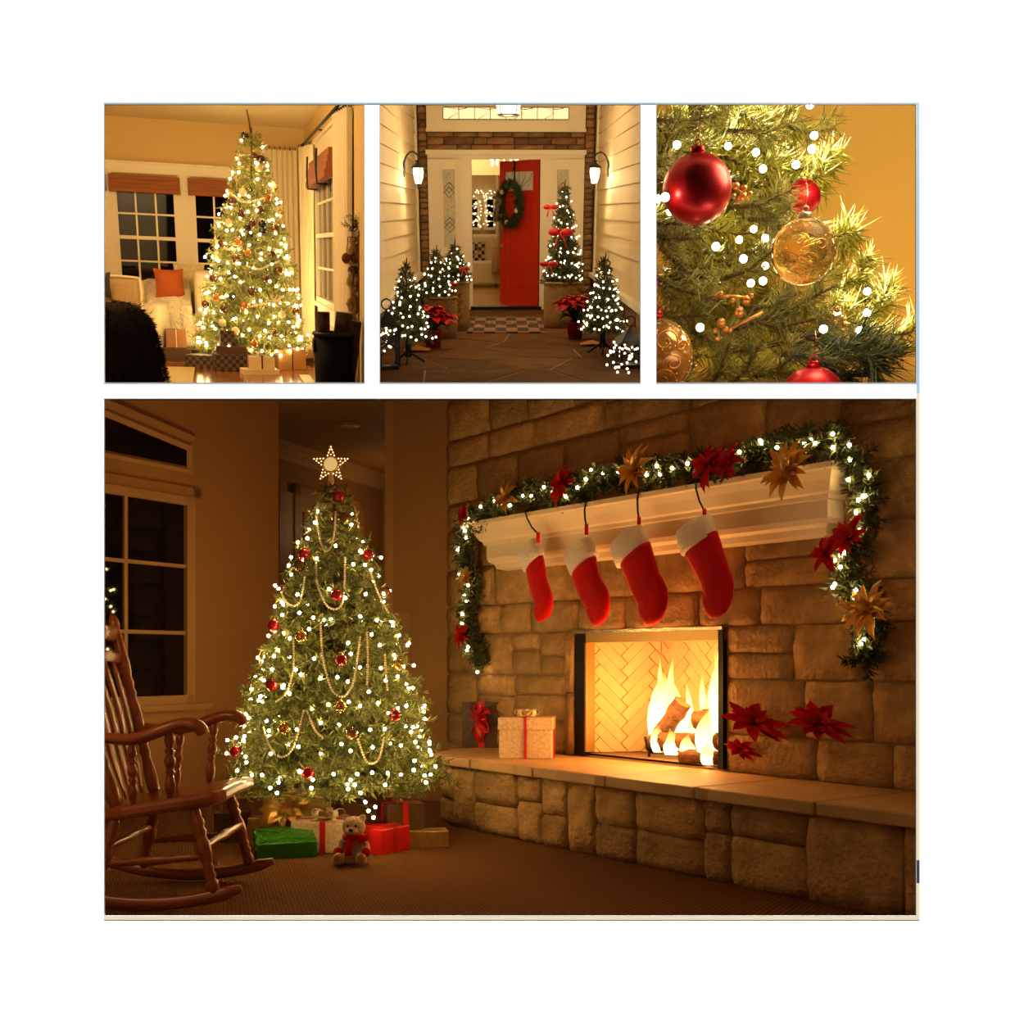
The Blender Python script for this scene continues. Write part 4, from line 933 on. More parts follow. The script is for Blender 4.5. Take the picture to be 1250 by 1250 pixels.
L1 = {'brown': 'brown glass ball on the fir tree in the golden room', 'amber': 'amber ball on the fir tree in the golden room', 'cream': 'cream ball on the fir tree in the golden room', 'black': 'near black ball on the fir tree in the golden room'}
for kind, pts in (('brown', ((615, 495), (660, 540), (760, 560), (575, 440), (530, 625), (745, 670), (590, 690), (495, 775), (720, 775), (775, 740), (660, 830), (540, 905), (850, 915), (755, 1010), (460, 885), (670, 250), (695, 480))), ('amber', ((640, 660), (725, 430), (825, 500), (600, 620), (510, 855), (670, 1055), (875, 840), (630, 890))), ('cream', ((510, 675), (560, 535), (805, 500), (770, 375), (620, 405), (590, 1000), (430, 990), (535, 965), (790, 930), (460, 830), (830, 700), (690, 300))), ('black', ((705, 540), (708, 570), (630, 160), (575, 850), (640, 560), (700, 260)))):
    for a_ in pts: ornament(kind, L1[kind], t1surf(*a_)+Vector((0, 0, .04)), kind+' balls on the golden room tree', KIT1)
woodbead = mat('cream_bead', (.85, .72, .48), .5)
for s_ in ([(600, 240), (640, 245), (680, 235)], [(560, 400), (620, 445), (690, 435), (745, 415)], [(640, 720), (690, 735), (740, 715), (780, 700)], [(470, 600), (560, 650), (610, 590)], [(700, 880), (740, 880), (800, 850)], [(620, 900), (680, 890), (720, 880)]):
    beads('bead_garland', 'swag of cream beads on the fir tree in the golden room', [t1surf(a_, b_, 1.04) for a_, b_ in s_], .012, 'bead swags on the golden room tree', woodbead)
p_ = t1surf(755, 870, 1.06)
o = thing('snowflake_ornament', 'flat cream snowflake hanging low on the fir tree', 'ornament', tuple(p_))
for k in range(6): a = k*PI/3; part('arm', MB().box((math.cos(a)*.035, 0, math.sin(a)*.035), (.07, .008, .012), Matrix.Rotation(-a, 3, 'Y')), woodbead, o, smooth=False)
# ---- seating
uph = mat('cream_upholstery', (.72, .58, .34), .95, noise=(40, .1), bump=(60, .3), sheen=.3)
def soft(mb_, name, m, parent, bv): 
    o = part(name, mb_, m, parent, smooth=True); bevel(o, bv, 3); return o
sx0, sx1 = P1y(175, 900, 14.5).x, P1y(470, 900, 14.5).x; sxc = (sx0+sx1)/2; hw = (sx1-sx0)/2
sof_ = thing('loveseat', 'cream armless loveseat under the window behind the tree', 'sofa', (sxc, 14.55, 0))
soft(MB().bb(-hw, hw, -.4, .42, .06, .44), 'seat', uph, sof_, .06)
soft(MB().bb(-hw, hw, .25, .6, .40, .80), 'backrest', uph, sof_, .08)
soft(MB().bb(hw-.14, hw+.06, -.4, .5, .06, .93), 'armrest', uph, sof_, .06)
for x in (-hw+.06, hw-.06):
    for y in (-.34, .36): part('leg', MB().tube([(x, y, .07), (x, y, 0)], [.03, .02], 8), wood, sof_)
knit = mat('cable_knit', (.85, .70, .42), .95, bump=(18, 1.2), sheen=.4)
G = []
bx0, bx1 = P1y(205, 900, 14.1).x, P1y(395, 900, 14.1).x
for j in range(12):
    t = j/11; row = []
    for i in range(15):
        f = i/14; x = bx0+(bx1-bx0)*f+.03*t
        if t < .45: y, z = 14.75-.6*(t/.45), .80-.28*(t/.45)
        else: y, z = 14.12-.02*math.sin(f*9), .52-.42*((t-.45)/.55)
        row.append((x, y-.012*math.sin(f*24), z))
    G.append(row)
o = solo('knit_blanket', MB().sheet(G), knit, 'cream cable knit blanket draped over the loveseat', 'blanket'); sd = o.modifiers.new('thick', 'SOLIDIFY'); sd.thickness = .02
def cushion(name, lab, loc, w_, h_, th, m, rx, rz, group=None):
    G1, G2 = [], []; n = 8
    for j in range(n+1):
        r1, r2 = [], []
        for i in range(n+1):
            a, b = i/n*2-1, j/n*2-1; k = ((1-a*a)*(1-b*b))**.45*th/2; e = 1-.12*(1-b*b if abs(a) == 1 else 0)-.0; x, z = a*w_/2*(1-.10*(1-b*b)), (b*h_/2)*(1-.10*(1-a*a))+h_/2
            r1.append((x, -k, z)); r2.append((x, k, z))
        G1.append(r1); G2.append(r2[::-1])
    o = solo(name, MB().sheet(G1).sheet(G2), m, lab, 'cushion', group, origin=(0, 0, 0))
    o.matrix_basis = FR.M @ Matrix.Translation(loc) @ Matrix.Rotation(rz, 4, 'Z') @ Matrix.Rotation(rx, 4, 'X')
    return o
q = P1y(312, 858, 14.35); cushion('throw_pillow', 'orange pillow propped on the loveseat', q, .34, .33, .14, mat('orange_cloth', (.42, .08, .01), .85, noise=(50, .2)), R(-14), R(12))
q = P1y(395, 862, 14.75); cushion('throw_pillow', 'spotted cream pillow behind the orange one', q, .36, .40, .12, mat('spotted_cloth', (.75, .58, .28), .9, noise=(28, .35)), R(-8), 0)
q = P1y(95, 1000, 13.3)
ac = thing('armchair', 'tan armchair with pale piping beside the loveseat', 'armchair', (q.x, 13.4, 0), R(-12))
tanu = mat('tan_upholstery', (.45, .30, .13), .9, bump=(50, .3))
soft(MB().bb(-.26, .26, -.12, .10, .42, .86), 'backrest', tanu, ac, .07); soft(MB().bb(-.28, .28, -.08, .55, .10, .45), 'seat', uph, ac, .05)
part('piping', MB().tube(smooth_path([(-.26, -.1, .45), (-.26, -.1, .8), (-.2, -.1, .86), (.2, -.1, .86), (.26, -.1, .8), (.26, -.1, .45)], 4), .014, 6), gtrim, ac)
soft(MB().bb(.20, .40, -.05, .55, .10, .60), 'armrest', uph, ac, .07)
for x in (-.2, .25):
    for y in (0, .45): part('leg', MB().tube([(x, y, .1), (x, y, 0)], [.03, .02], 8), wood, ac)
q = P1y(35, 860, 13.0); cushion('throw_pillow', 'dark cushion on the tan armchair', (q.x-.05, 13.05, q.z), .2, .26, .1, mat('dark_cloth', (.03, .02, .015), .9), R(-5), 0)
# fur covered chair in the foreground
fq0, fq1 = P1y(-20, 1000, 10.9), P1y(262, 1000, 10.9); fcx = (fq0.x+fq1.x)/2-.04; ftop = P1y(90, 872, 10.9).z; frr = (fq1.x-fq0.x)/2
furt = mat('black_fur', (.006, .004, .003), .95, spec=.1); furb = mat('rim_lit_fur', (.007, .0035, .002), .95, spec=.05, island=.6)  # strands carry a faint brown tint painted in for back light
fc = thing('fur_throw_chair', 'low chair hidden under a shaggy black fur throw', 'chair', (fcx, 10.9, 0))
V = MB().lathe([(frr*1.25, .0), (frr*1.16, ftop*.25), (frr*1.02, ftop*.55), (frr*.82, ftop*.8), (frr*.52, ftop*.94), (.02, ftop)], 28); part('throw', V, furt, fc)
S = []
for i in range(5200):
    t = rng.random(); a = rng.random()*6.283; zz = ftop*(1-t**1.3*.98); pr = [(0, 1.25), (.25, 1.16), (.55, 1.02), (.8, .82), (.94, .52), (1, .02)]
    r = frr*float(np.interp(zz/ftop, [x for x, _ in pr], [y for _, y in pr])); p = np.array([r*math.cos(a), r*math.sin(a), zz]); v = np.array([math.cos(a)*.6, math.sin(a)*.6, -.55+.3*rng.normal()])
    S.append((p, p+v*.05))
S = np.array(S); tag(link('fur', needles('fur', S, 40, .05, .006, furb, rng, .5, 1.2), fc), kind='stuff')
solo('area_rug', MB().bb(P1f(250, 1190).x-.2, P1f(412, 1180).x, 9.6, P1f(300, 1158).y, 0, .012), mat('beige_rug', (.55, .40, .17), .95, bump=(60, .6)), 'pale beige rug edge on the red wood floor', 'rug', smooth=False)
# ---- gifts
G1_ = 'presents under the golden room tree'
kraft = mat('kraft_paper', (.32, .13, .05), .6, noise=(8, .15)); brownw = mat('brown_paper', (.42, .22, .08), .55); dplaid = checker('dark_plaid_paper', (.015, .01, .008), (.11, .06, .03), 26, .6); pale = mat('pale_paper', (.75, .58, .30), .5); dbrown = mat('dark_brown_wrap', (.07, .028, .012), .5); twine = mat('dark_twine', (.02, .014, .01), .7)
def gp1(zx, zy, dy=.1): q = P1f(zx, zy); return (q.x, q.y+dy, 0)
q = gp1(330, 1130); gift('gift_box', 'dark brown gift at the bottom of the small stack near the rug', q, (.34, .26, .14), R(-4), dbrown, group=G1_)
gift('gift_box', 'red brown gift with pale twine stacked on the dark brown one', (q[0]+.02, q[1]+.02, .142), (.21, .18, .19), R(3), kraft, creamrib, creamrib, .01, group=G1_, bow_s=.7)
gift('gift_box', 'low dark plaid gift beside the plaid stack', gp1(450, 1160), (.30, .22, .13), R(-18), dplaid, group=G1_)
q = gp1(570, 1172); gift('gift_box', 'larger dark plaid gift in front of the tree', q, (.34, .25, .17), R(6), dplaid, group=G1_)
gift('gift_box', 'dark lidded box on the larger plaid gift', (q[0]+.01, q[1]+.03, .172), (.30, .20, .07), R(2), dbrown, group=G1_)
gift('gift_box', 'small dark box on top of the plaid stack', (q[0]-.03, q[1]+.04, .244), (.14, .13, .15), R(8), dplaid, group=G1_)
q = gp1(695, 1188); gift('gift_box', 'flat pale gift under the cream one', q, (.36, .24, .05), R(8), pale, group=G1_)
gift('gift_box', 'cream gift tied with dark ribbon and white bow', (q[0]+.02, q[1]+.02, .052), (.25, .18, .12), R(4), pale, twine, gtrim, .014, group=G1_, bow_s=1.1)
gift('gift_box', 'tan gift tied with dark twine beside the cream gift', gp1(815, 1168, .14), (.32, .26, .21), R(24), brownw, twine, None, .012, group=G1_)
gift('gift_box', 'tan gift behind the tan twine tied gift', gp1(760, 1145, .25), (.2, .2, .17), R(5), brownw, group=G1_)
q = gp1(888, 1142, .15); gift('gift_box', 'small dark flat gift next to the log basket', q, (.2, .2, .06), R(0), dbrown, group=G1_)
gift('gift_box', 'pale brown gift stacked on the flat dark one', (q[0], q[1], .062), (.18, .16, .09), R(5), brownw, group=G1_)
solo('floor_mat', MB().bb(P1f(915, 1215).x-.08, P1f(915, 1215).x+.02, P1f(915, 1215).y-.3, P1f(915, 1215).y+.5, 0, .01), pale, 'narrow pale mat strip lying beside the log basket', 'mat', smooth=False)
# ---- log basket
by_ = 9.4; bx0, bx1 = P1y(925, 1050, by_).x, RX-.05; br_ = (bx1-bx0)/2; bz = P1y(1000, 1012, by_).z
bk_ = thing('log_basket', 'black metal tub basket holding firewood', 'basket', ((bx0+bx1)/2, by_, 0))
part('tub', MB().lathe([(br_*.86, 0), (br_*.9, .02), (br_*.95, bz*.5), (br_*.98, bz-.02), (br_*.92, bz-.03), (br_*.86, bz*.4), (.0, bz*.35)], 26), mat('matte_black_tin', (.005, .004, .004), .85, spec=.15), bk_)
part('rim', MB().ring((0, 0, bz), br_*.98, .016, (0, 0, 1), 28, 6), blk, bk_)
for s_ in (-1, 1): part('handle', MB().ring((s_*br_*.98, 0, bz-.09), .05, .01, (1, 0, 0), 14, 5), blk, bk_)
rg = random.Random(2)
bark2 = mat('birch_bark', (.05, .025, .012), .9, noise=(12, .5), bump=(25, .8))
for k, (x, y, lx, ly, h, r, lab) in enumerate(((-.10, -.02, -.09, 0, .16, .055, 'upright firewood log in the basket next to the curtain'), (.02, .0, .08, .02, .16, .07, 'thick firewood log leaning in the basket'), (.10, -.04, .15, -.02, .10, .06, 'dark firewood log leaning on the basket rim'))):
    o = thing('firewood_log', lab, 'log', ((bx0+bx1)/2+x, by_+y, bz*.5), 0, 'firewood in the black basket')
    part('bark', MB().tube([(0, 0, 0), ((lx-x)*.5, (ly-y)*.5, (bz*.5+h)*.5), (lx-x, ly-y, bz*.5+h)], [r, r*1.03, r*.97], 10), bark2, o)
    part('cut_end', MB().tube([(lx-x, ly-y, bz*.5+h-.003), (lx-x, ly-y, bz*.5+h+.004)], [r*.9, r*.86], 12), lend, o, smooth=False)
# ---- dark mantel post with greenery, pompoms and a braid
my = 9.75; mx_ = P1y(1122, 700, my).x
solo('mantel_post', MB().bb(mx_, RX-.01, my-.15, my+.15, 0, P1y(1120, 590, my).z).bb(mx_-.03, RX-.01, my-.2, my+.2, P1y(1120, 590, my).z, P1y(1120, 572, my).z), dbrown, 'dark wooden mantel post at the edge of the golden room', 'post', smooth=False, sharp=.01)
q = P1y(1130, 560, my-.05); S = []
for k in range(30):
    v = rng.normal(size=3); v /= np.linalg.norm(v); v[2] = abs(v[2])*.9-.1; S.append((np.zeros(3), v*.16*(.6+.5*rng.random())))
o = thing('pine_sprig', 'spiky dark pine sprig on the dark mantel post', 'plant', tuple(q)); tag(link('foliage', needles('foliage', np.array(S), 120, .05, .006, dgreen, rng, .8, .9), o), kind='stuff')
part('stem', MB().tube([(0, 0, -.02), (0, 0, .06)], .012, 6), MATS['brown_stem'], o)
pom = mat('brown_pompom', (.16, .06, .025), .95, bump=(60, 1))
for zx, zy, lab in ((1068, 688, 'lighter brown pompom hanging at the side of the braid'), (1095, 740, 'dark brown pompom hanging above the braid'), (1098, 692, 'small dark pompom between the others')):
    q = P1y(zx, zy, my-.08); mb = MB().ball((q.x, q.y, q.z), .042, 12, 8); mb.tube([(q.x, q.y, q.z+.04), (q.x+.01, q.y, q.z+.16), (mx_, my-.1, P1y(1120, 600, my).z)], .005, 5); solo('pompom', mb, pom, lab, 'pompom', 'pompoms on the mantel post')
mb = MB(); P = [P1y(1085+8*math.sin(k*.9), 600+15*k, my-.09) for k in range(26)]
mb.tube(P, [.02+.008*math.sin(k*2.1) for k in range(26)], 8); P = [P1y(1105-8*math.sin(k*.9), 600+15*k, my-.09) for k in range(26)]; mb.tube(P, [.02+.008*math.cos(k*2.1) for k in range(26)], 8)
solo('braided_garland', mb, mat('natural_jute', (.50, .32, .13), .95, bump=(70, .8)), 'thick braided jute garland hanging from the mantel post', 'garland')
plight('room_fill', (-1.1, 10.7, 2.5), 48, (1, .72, .36), .12)  # unseen fill light added to brighten the golden room
# ================================================================ opening two: the porch with the red door
P2 = panelframe(612, 256, .385, 1.355, 2)
def z2(zx, zy): return 455+zx*.2839, 120+zy*.284
def P2y(zx, zy, y): return P2.Y(*z2(zx, zy), y)
def P2f(zx, zy, z=0.): return P2.Z(*z2(zx, zy), z)
use(P2)
DY = 17.5; XL = P2y(186, 480, DY).x; XR = P2y(966, 480, DY).x; PZ = 3.15; PF = 9.9
wpaint = mat('porch_white', (.85, .76, .58), .5); sidm = mat('siding_cream', (.74, .60, .38), .65, noise=(2, .08), objr=.05)
ledge_m = mat('brown_ledgestone', (.33, .17, .075), .85, noise=(8, .45), bump=(25, .6), objr=.45); dmort = mat('dark_mortar', (.05, .028, .015), .95)
flag = mat('flagstone', (.13, .055, .016), .9, spec=.1, noise=(4, .35), bump=(14, .25), objr=.2)
fl2 = struct('floor_porch', MB().bb(XL-.1, XR+.1, PF, DY, -.08, -.006), mat('flag_mortar', (.26, .14, .06), .9), label='flagstone porch floor')
rv = random.Random(12); sites = [(XL+(XR-XL)*(i+rv.uniform(.1, .9))/4, PF+(DY-PF)*(j+rv.uniform(.1, .9))/9) for i in range(4) for j in range(9)]
for i, (ax, ay) in enumerate(sites):
    q = [(XL-.05, PF), (XR+.05, PF), (XR+.05, DY-.02), (XL-.05, DY-.02)]
    for j, (cx_, cy_) in enumerate(sites):
        if i != j and len(q) >= 3:
            nx, ny = cx_-ax, cy_-ay; q = clip(q, nx, ny, (cx_*cx_+cy_*cy_-ax*ax-ay*ay)/2)
    if len(q) < 3: continue
    part('flagstone', MB().prism(shrink(q, .012), -.03, rv.uniform(-.004, 0)), flag, fl2, smooth=False, sharp=.004)
# door wall
x0, x1 = P2y(240, 480, DY).x, P2y(906, 480, DY).x; xc0, xc1 = P2y(203, 480, DY).x, P2y(945, 480, DY).x
zl0, zl1 = P2y(570, 222, DY).z, P2y(570, 145, DY).z; zdt = P2y(570, 262, DY).z
dx0, dx1 = P2y(428, 600, DY).x, P2y(718, 600, DY).x
wb = struct('wall_porch_back', MB().bb(XL-.05, x0, DY, DY+.1, 0, PZ).bb(x1, XR+.05, DY, DY+.1, 0, PZ).bb(x0, x1, DY, DY+.1, zl0-.02, PZ), dmort, label='ledgestone wall round the front door')
def ledge(parent, a, b, z0, z1_, lo, hi, M_=Matrix.Identity(4), hh=(.06, .11), dp=.03):
    z = z0
    while z < z1_-.02:
        h = min(rs.uniform(*hh), z1_-z); h = z1_-z if z1_-z-h < .04 else h; u = a
        while u < b-.01:
            wd = rs.uniform(lo, hi); wd = b-u if b-u-wd < lo*.6 else wd
            me = stone_mesh(wd-.008, h-.008, dp*rs.uniform(.6, 1.2), rs, ledge_m, nx=3, nz=2); inst('stone', me, parent, M_ @ Matrix.Translation((u+wd/2, 0, z+h/2))); u += wd
        z += h
MD = Matrix.Translation((0, DY, 0))
ledge(wb, xc0, x0-.005, 0, PZ-.3, .13, .2, MD); ledge(wb, x1+.005, xc1, 0, PZ-.3, .13, .2, MD); ledge(wb, x0, x1, zl0, zl1, .16, .42, MD)
sur = struct('door_3', MB().bb(x0, dx0-.16, DY-.02, DY+.1, 0, zl0-.1).bb(dx1+.16, x1, DY-.02, DY+.1, 0, zl0-.1).bb(x0, x1, DY-.02, DY+.1, zdt+.0, zl0), wpaint, label='white front door surround with glass sidelights')
part('jamb', MB().bb(dx0-.17, dx0, DY-.05, DY+.12, 0, zdt+.05), wpaint, sur, smooth=False); part('jamb', MB().bb(dx1, dx1+.17, DY-.05, DY+.12, 0, zdt+.05), wpaint, sur, smooth=False)
part('cornice', MB().bb(x0-.02, x1+.02, DY-.06, DY, zl0-.06, zl0), wpaint, sur, smooth=False)
leadglass = mat('leaded_glass', (.55, .42, .2), .25, emit=(1, .75, .35), es=.12, noise=(60, .5), bump=(60, .6)); lead = mat('lead_came', (.10, .075, .045), .4, metal=.6)
for a, b in ((P2y(305, 480, DY).x, P2y(356, 480, DY).x), (P2y(790, 480, DY).x, P2y(841, 480, DY).x)):
    zt_, zb_ = P2y(330, 305, DY).z, P2y(330, 640, DY).z
    part('sidelight_frame', MB().bb(a-.03, b+.03, DY-.035, DY-.019, zb_-.03, zt_+.03), wpaint, sur, smooth=False)
    g = part('sidelight_glass', MB().bb(a, b, DY-.04, DY-.034, zb_, zt_), leadglass, sur, smooth=False)
    for zc in (zt_-.24, zt_-.7):
        for dz in (0, .06): part('lead_diamond', MB().tube([((a+b)/2, DY-.042, zc+.07-dz), (b-.015, DY-.042, zc-dz), ((a+b)/2, DY-.042, zc-.07-dz), (a+.015, DY-.042, zc-dz), ((a+b)/2, DY-.042, zc+.07-dz)], .006, 4), lead, g)
    part('sidelight_panel', MB().bb(a-.02, b+.02, DY-.035, DY-.019, .15, zb_-.12), wpaint, sur, smooth=False, sharp=.008)
tz0, tz1, gz0, gz1 = P2y(570, 145, DY).z, PZ-.05, P2y(570, 92, DY).z, P2y(570, 40, DY).z; gx0, gx1 = P2y(303, 60, DY).x, P2y(842, 60, DY).x
trn = struct('window_7', MB().bb(x0, x1, DY-.05, DY, tz0, tz1), wpaint, label='white transom panel with a strip of leaded glass over the door')
part('sill', MB().bb(x0-.01, x1+.01, DY-.075, DY-.0, tz0, tz0+.04), wpaint, trn, smooth=False)
g = part('glass', MB().bb(gx0, gx1, DY-.056, DY-.049, gz0, gz1), mat('lit_glass', (.85, .75, .5), .4, emit=(1, .78, .42), es=.9), trn, smooth=False)
for k in range(9):
    x = gx0+(gx1-gx0)*k/8; part('lead_bar', MB().tube([(x, DY-.058, gz0), (x, DY-.058, gz1)], .005, 4), lead, g)
for x in (gx0+.2, gx0+.62, gx1-.62, gx1-.2): part('lead_diamond', MB().tube([(x-.13, DY-.058, gz0+.01), (x, DY-.058, (gz0+gz1)/2), (x-.13, DY-.058, gz1-.01), (x+.02, DY-.058, (gz0+gz1)/2+.05), (x+.13, DY-.058, gz1-.01)], .005, 4), lead, g)
for zz in (gz0, gz1): part('lead_bar', MB().tube([(gx0, DY-.058, zz), (gx1, DY-.058, zz)], .006, 4), lead, g)
# side walls
def siding(name, x, sgn, lab):
    o = struct(name, MB().bb(x, x-sgn*.05, PF-.1, DY, 0, PZ), dmort, label=lab)
    z = .52; hb = .185; me = mesh_of('siding_board', MB().add([(-sgn*0, PF-.1, 0), (sgn*.026, PF-.1, 0), (sgn*.006, PF-.1, hb), (-sgn*0, PF-.1, hb), (0, DY-.1, 0), (sgn*.026, DY-.1, 0), (sgn*.006, DY-.1, hb), (0, DY-.1, hb)], [(0, 1, 2, 3), (7, 6, 5, 4), (0, 4, 5, 1), (1, 5, 6, 2), (2, 6, 7, 3), (3, 7, 4, 0)]), sidm, False)
    while z < PZ-.05: inst('siding_board', me, o, Matrix.Translation((x, 0, z))); z += hb-.004
    part('ledge', MB().bb(x, x+sgn*.10, PF-.1, DY-.02, .46, .515), wpaint, o, smooth=False); part('corner_board', MB().bb(x, x+sgn*.045, DY-.14, DY-.0, .515, PZ), wpaint, o, smooth=False)
    M_ = Matrix.Translation((x, PF if sgn < 0 else DY, 0)) @ Matrix.Rotation(R(90) if sgn < 0 else R(-90), 4, 'Z')
    M_ = Matrix.Translation((x, DY if sgn > 0 else PF, 0)) @ Matrix.Rotation(R(-90) if sgn > 0 else R(90), 4, 'Z')
    if sgn > 0: M_ = Matrix.Translation((x, PF, 0)) @ Matrix.Rotation(R(90), 4, 'Z')
    else: M_ = Matrix.Translation((x, DY, 0)) @ Matrix.Rotation(R(-90), 4, 'Z')
    ledge(o, 0, DY-PF-.05, 0, .46, .3, .75, M_, (.09, .16))
    return o
siding('wall_porch_left', XL, 1, 'cream lap siding wall over a stone base beside the twin barrels'); siding('wall_porch_right', XR, -1, 'cream lap siding wall over a stone base beside the tall barrel tree')
struct('ceiling_porch', MB().bb(XL-.05, XR+.05, PF+.7, DY+.1, PZ, PZ+.05), wpaint, label='white porch ceiling')
# red door leaf
hx, hy_ = dx1-.01, DY+.06; fx_, fy_ = P2y(549, 600, DY+.75).x, DY+.75
ang = math.atan2(fy_-hy_, fx_-hx); LW_ = math.hypot(fx_-hx, fy_-hy_); dzh = zdt-.03
reddoor = mat('red_door_paint', (.60, .025, .008), .4, noise=(3, .1)); 
dl = thing('front_door', 'bright red front door standing half open into the hall', 'door', (hx, hy_, .03), ang)
# local x runs from the hinge to the free edge; the outside face looks along +y here
th = .045
part('slab', MB().bb(0, LW_, -th, 0, 0, dzh), reddoor, dl, smooth=False)
wz0, wz1, wx0_, wx1_ = dzh*.80, dzh*.925, LW_*.16, LW_*.85
fz_ = .012
part('stile', MB().bb(0, .11, 0, fz_, 0, dzh), reddoor, dl, smooth=False, sharp=.003); part('stile', MB().bb(LW_-.11, LW_, 0, fz_, 0, dzh), reddoor, dl, smooth=False, sharp=.003)
for a, b in ((0, .24), (wz0-.12, wz0-.02), (wz1+.02, dzh)): part('rail', MB().bb(.11, LW_-.11, 0, fz_, a, b), reddoor, dl, smooth=False, sharp=.003)
for k in range(5):
    a = .115+(LW_-.23)*k/5; part('plank', MB().bb(a+.012, a+(LW_-.23)/5-.012, 0, .009, .25, wz0-.13), reddoor, dl, smooth=False, sharp=.004)
gp_ = part('glass', MB().bb(wx0_, wx1_, 0, .006, wz0, wz1), leadglass, dl, smooth=False)
for k in range(5): part('lead_bar', MB().tube([(wx0_+(wx1_-wx0_)*(.5), .007, wz0), (wx0_+(wx1_-wx0_)*(k+.5)/5, .007, wz0+(wz1-wz0)*.6), (wx0_+(wx1_-wx0_)*k/4, .007, wz1)], .004, 4), lead, gp_)
part('handle', MB().tube([(LW_-.05, .01, 1.0), (LW_-.05, .05, 1.02), (LW_-.05, .05, 1.2), (LW_-.05, .01, 1.22)], .012, 6).bb(LW_-.075, LW_-.025, 0, .014, .92, 1.28), mat('pewter', (.5, .38, .22), .35, metal=.8), dl)
part('lock', MB().tube([(LW_-.05, 0, .82), (LW_-.05, .03, .82)], .025, 10), MATS['pewter'], dl)
part('edge_weatherstrip', MB().bb(-.02, .0, -th, .0, 0, dzh), blk, dl, smooth=False)
# wreath on the door
rng = np.random.default_rng(33)
Mdoor = LOC[dl.name]; wz = P2y(605, 455, DY+.4).z-.03
Mw = Mdoor @ Matrix.Translation((LW_*.60, .07, wz))
wr = thing('door_wreath', 'evergreen wreath with small cones hanging on the red door', 'wreath', M=Mw)
S = []
for k in range(420):
    a = rng.random()*6.283; p = np.array([math.cos(a)*.19, rng.normal()*.02, math.sin(a)*.24]); v = np.array([math.cos(a+.9)*.8+rng.normal()*.4, .3+rng.random()*.4, math.sin(a+.9)*.8+rng.normal()*.4]); S.append((p, p+v/np.linalg.norm(v)*.10))
tag(link('foliage', needles('foliage', np.array(S), 200, .05, .01, dgreen, rng), wr), kind='stuff')
part('ring', MB().ring((0, 0, 0), .2, .02, (0, 1, 0), 24, 6, sc=(1, 1.2)), MATS['brown_stem'], wr)
for k in range(9): a = k*.7; part('cone', MB().ball((math.cos(a)*.2, .07, math.sin(a)*.25), .028, 8, 6, (1, 1, 1.3)), creamrib if k % 2 else mat('pine_cone', (.2, .1, .04), .8), wr)
bw = part('bow', MB().ball((.17, .08, .05), .03, 8, 5), mat('grey_plaid_ribbon', (.28, .22, .17), .7, noise=(50, .5)), wr)
for d in ((.14, .06), (.05, .09)): part('loop', MB().tube([(.17, .08, .05), (.17+d[0]*.5, .11, .05+d[1]), (.17+d[0], .10, .05+d[1]*.6), (.17, .08, .05)], .035, 6, flat=.2), MATS['grey_plaid_ribbon'], bw)
for d in (.05, .11): part('tail', MB().tube([(.17, .08, .05), (.17+d, .09, -.1), (.17+d, .085, -.24)], .035, 6, flat=.15), MATS['grey_plaid_ribbon'], bw)
part('hanger', MB().bb(-.012, .012, -.055, -.045, .22, dzh-wz+.0).tube([(0, -.05, .24), (0, -.02, .2)], .012, 5).ball((0, -.045, dzh-wz-.10), .03, 8, 5, (1, .4, 1)), blk, wr)
# threshold, mat
struct('trim_22', MB().bb(dx0-.03, dx1+.03, DY-.16, DY+.06, -.01, .045), blk, label='black door threshold')
mq = [P2f(405, 1008), P2f(745, 1008), P2f(735, 942)]; mw_, mh_ = mq[1].x-mq[0].x, mq[2].y-mq[0].y; mcx, mcy = (mq[0].x+mq[1].x)/2, (mq[0].y+mq[2].y)/2
mm = thing('door_mat', 'buffalo check door mat reading WELCOME in front of the red door', 'door mat', (mcx, mcy-.05, 0))
chk = checker('buffalo_check', (.012, .009, .009), (.22, .11, .055), 1, .95)
mtx = chk.node_tree.nodes['Checker Texture']; mpn = chk.node_tree.nodes.new('ShaderNodeMapping'); mpn.inputs['Scale'].default_value = (7/mw_, 4.5/mh_, 1); mpn.inputs['Location'].default_value = (0, 0, .5)
chk.node_tree.links.new(chk.node_tree.nodes['Texture Coordinate'].outputs['Object'], mpn.inputs[0]); chk.node_tree.links.new(mpn.outputs[0], mtx.inputs[0]); mtx.inputs['Scale'].default_value = 1
part('weave', MB().bb(-mw_/2, mw_/2, -mh_/2, mh_/2, 0, .012), chk, mm, smooth=False)
def text_mesh(s, size, m):
    cu = bpy.data.curves.new('lettering', 'FONT'); cu.body = s; cu.size = size; cu.align_x = 'CENTER'; cu.align_y = 'CENTER'; cu.extrude = .002
    ob = bpy.data.objects.new('lettering', cu); col.objects.link(ob); dg = bpy.context.evaluated_depsgraph_get(); me = bpy.data.meshes.new_from_object(ob.evaluated_get(dg)); bpy.data.objects.remove(ob)
    me.materials.clear(); me.materials.append(m); return me
inst('lettering', text_mesh('WELCOME', .27, mat('mat_lettering', (.06, .004, .008), .9)), mm, Matrix.Translation((0, 0, .0135)) @ Matrix.Scale(2.0, 4, (0, 1, 0)) @ Matrix.Scale(.9, 4, (1, 0, 0)))
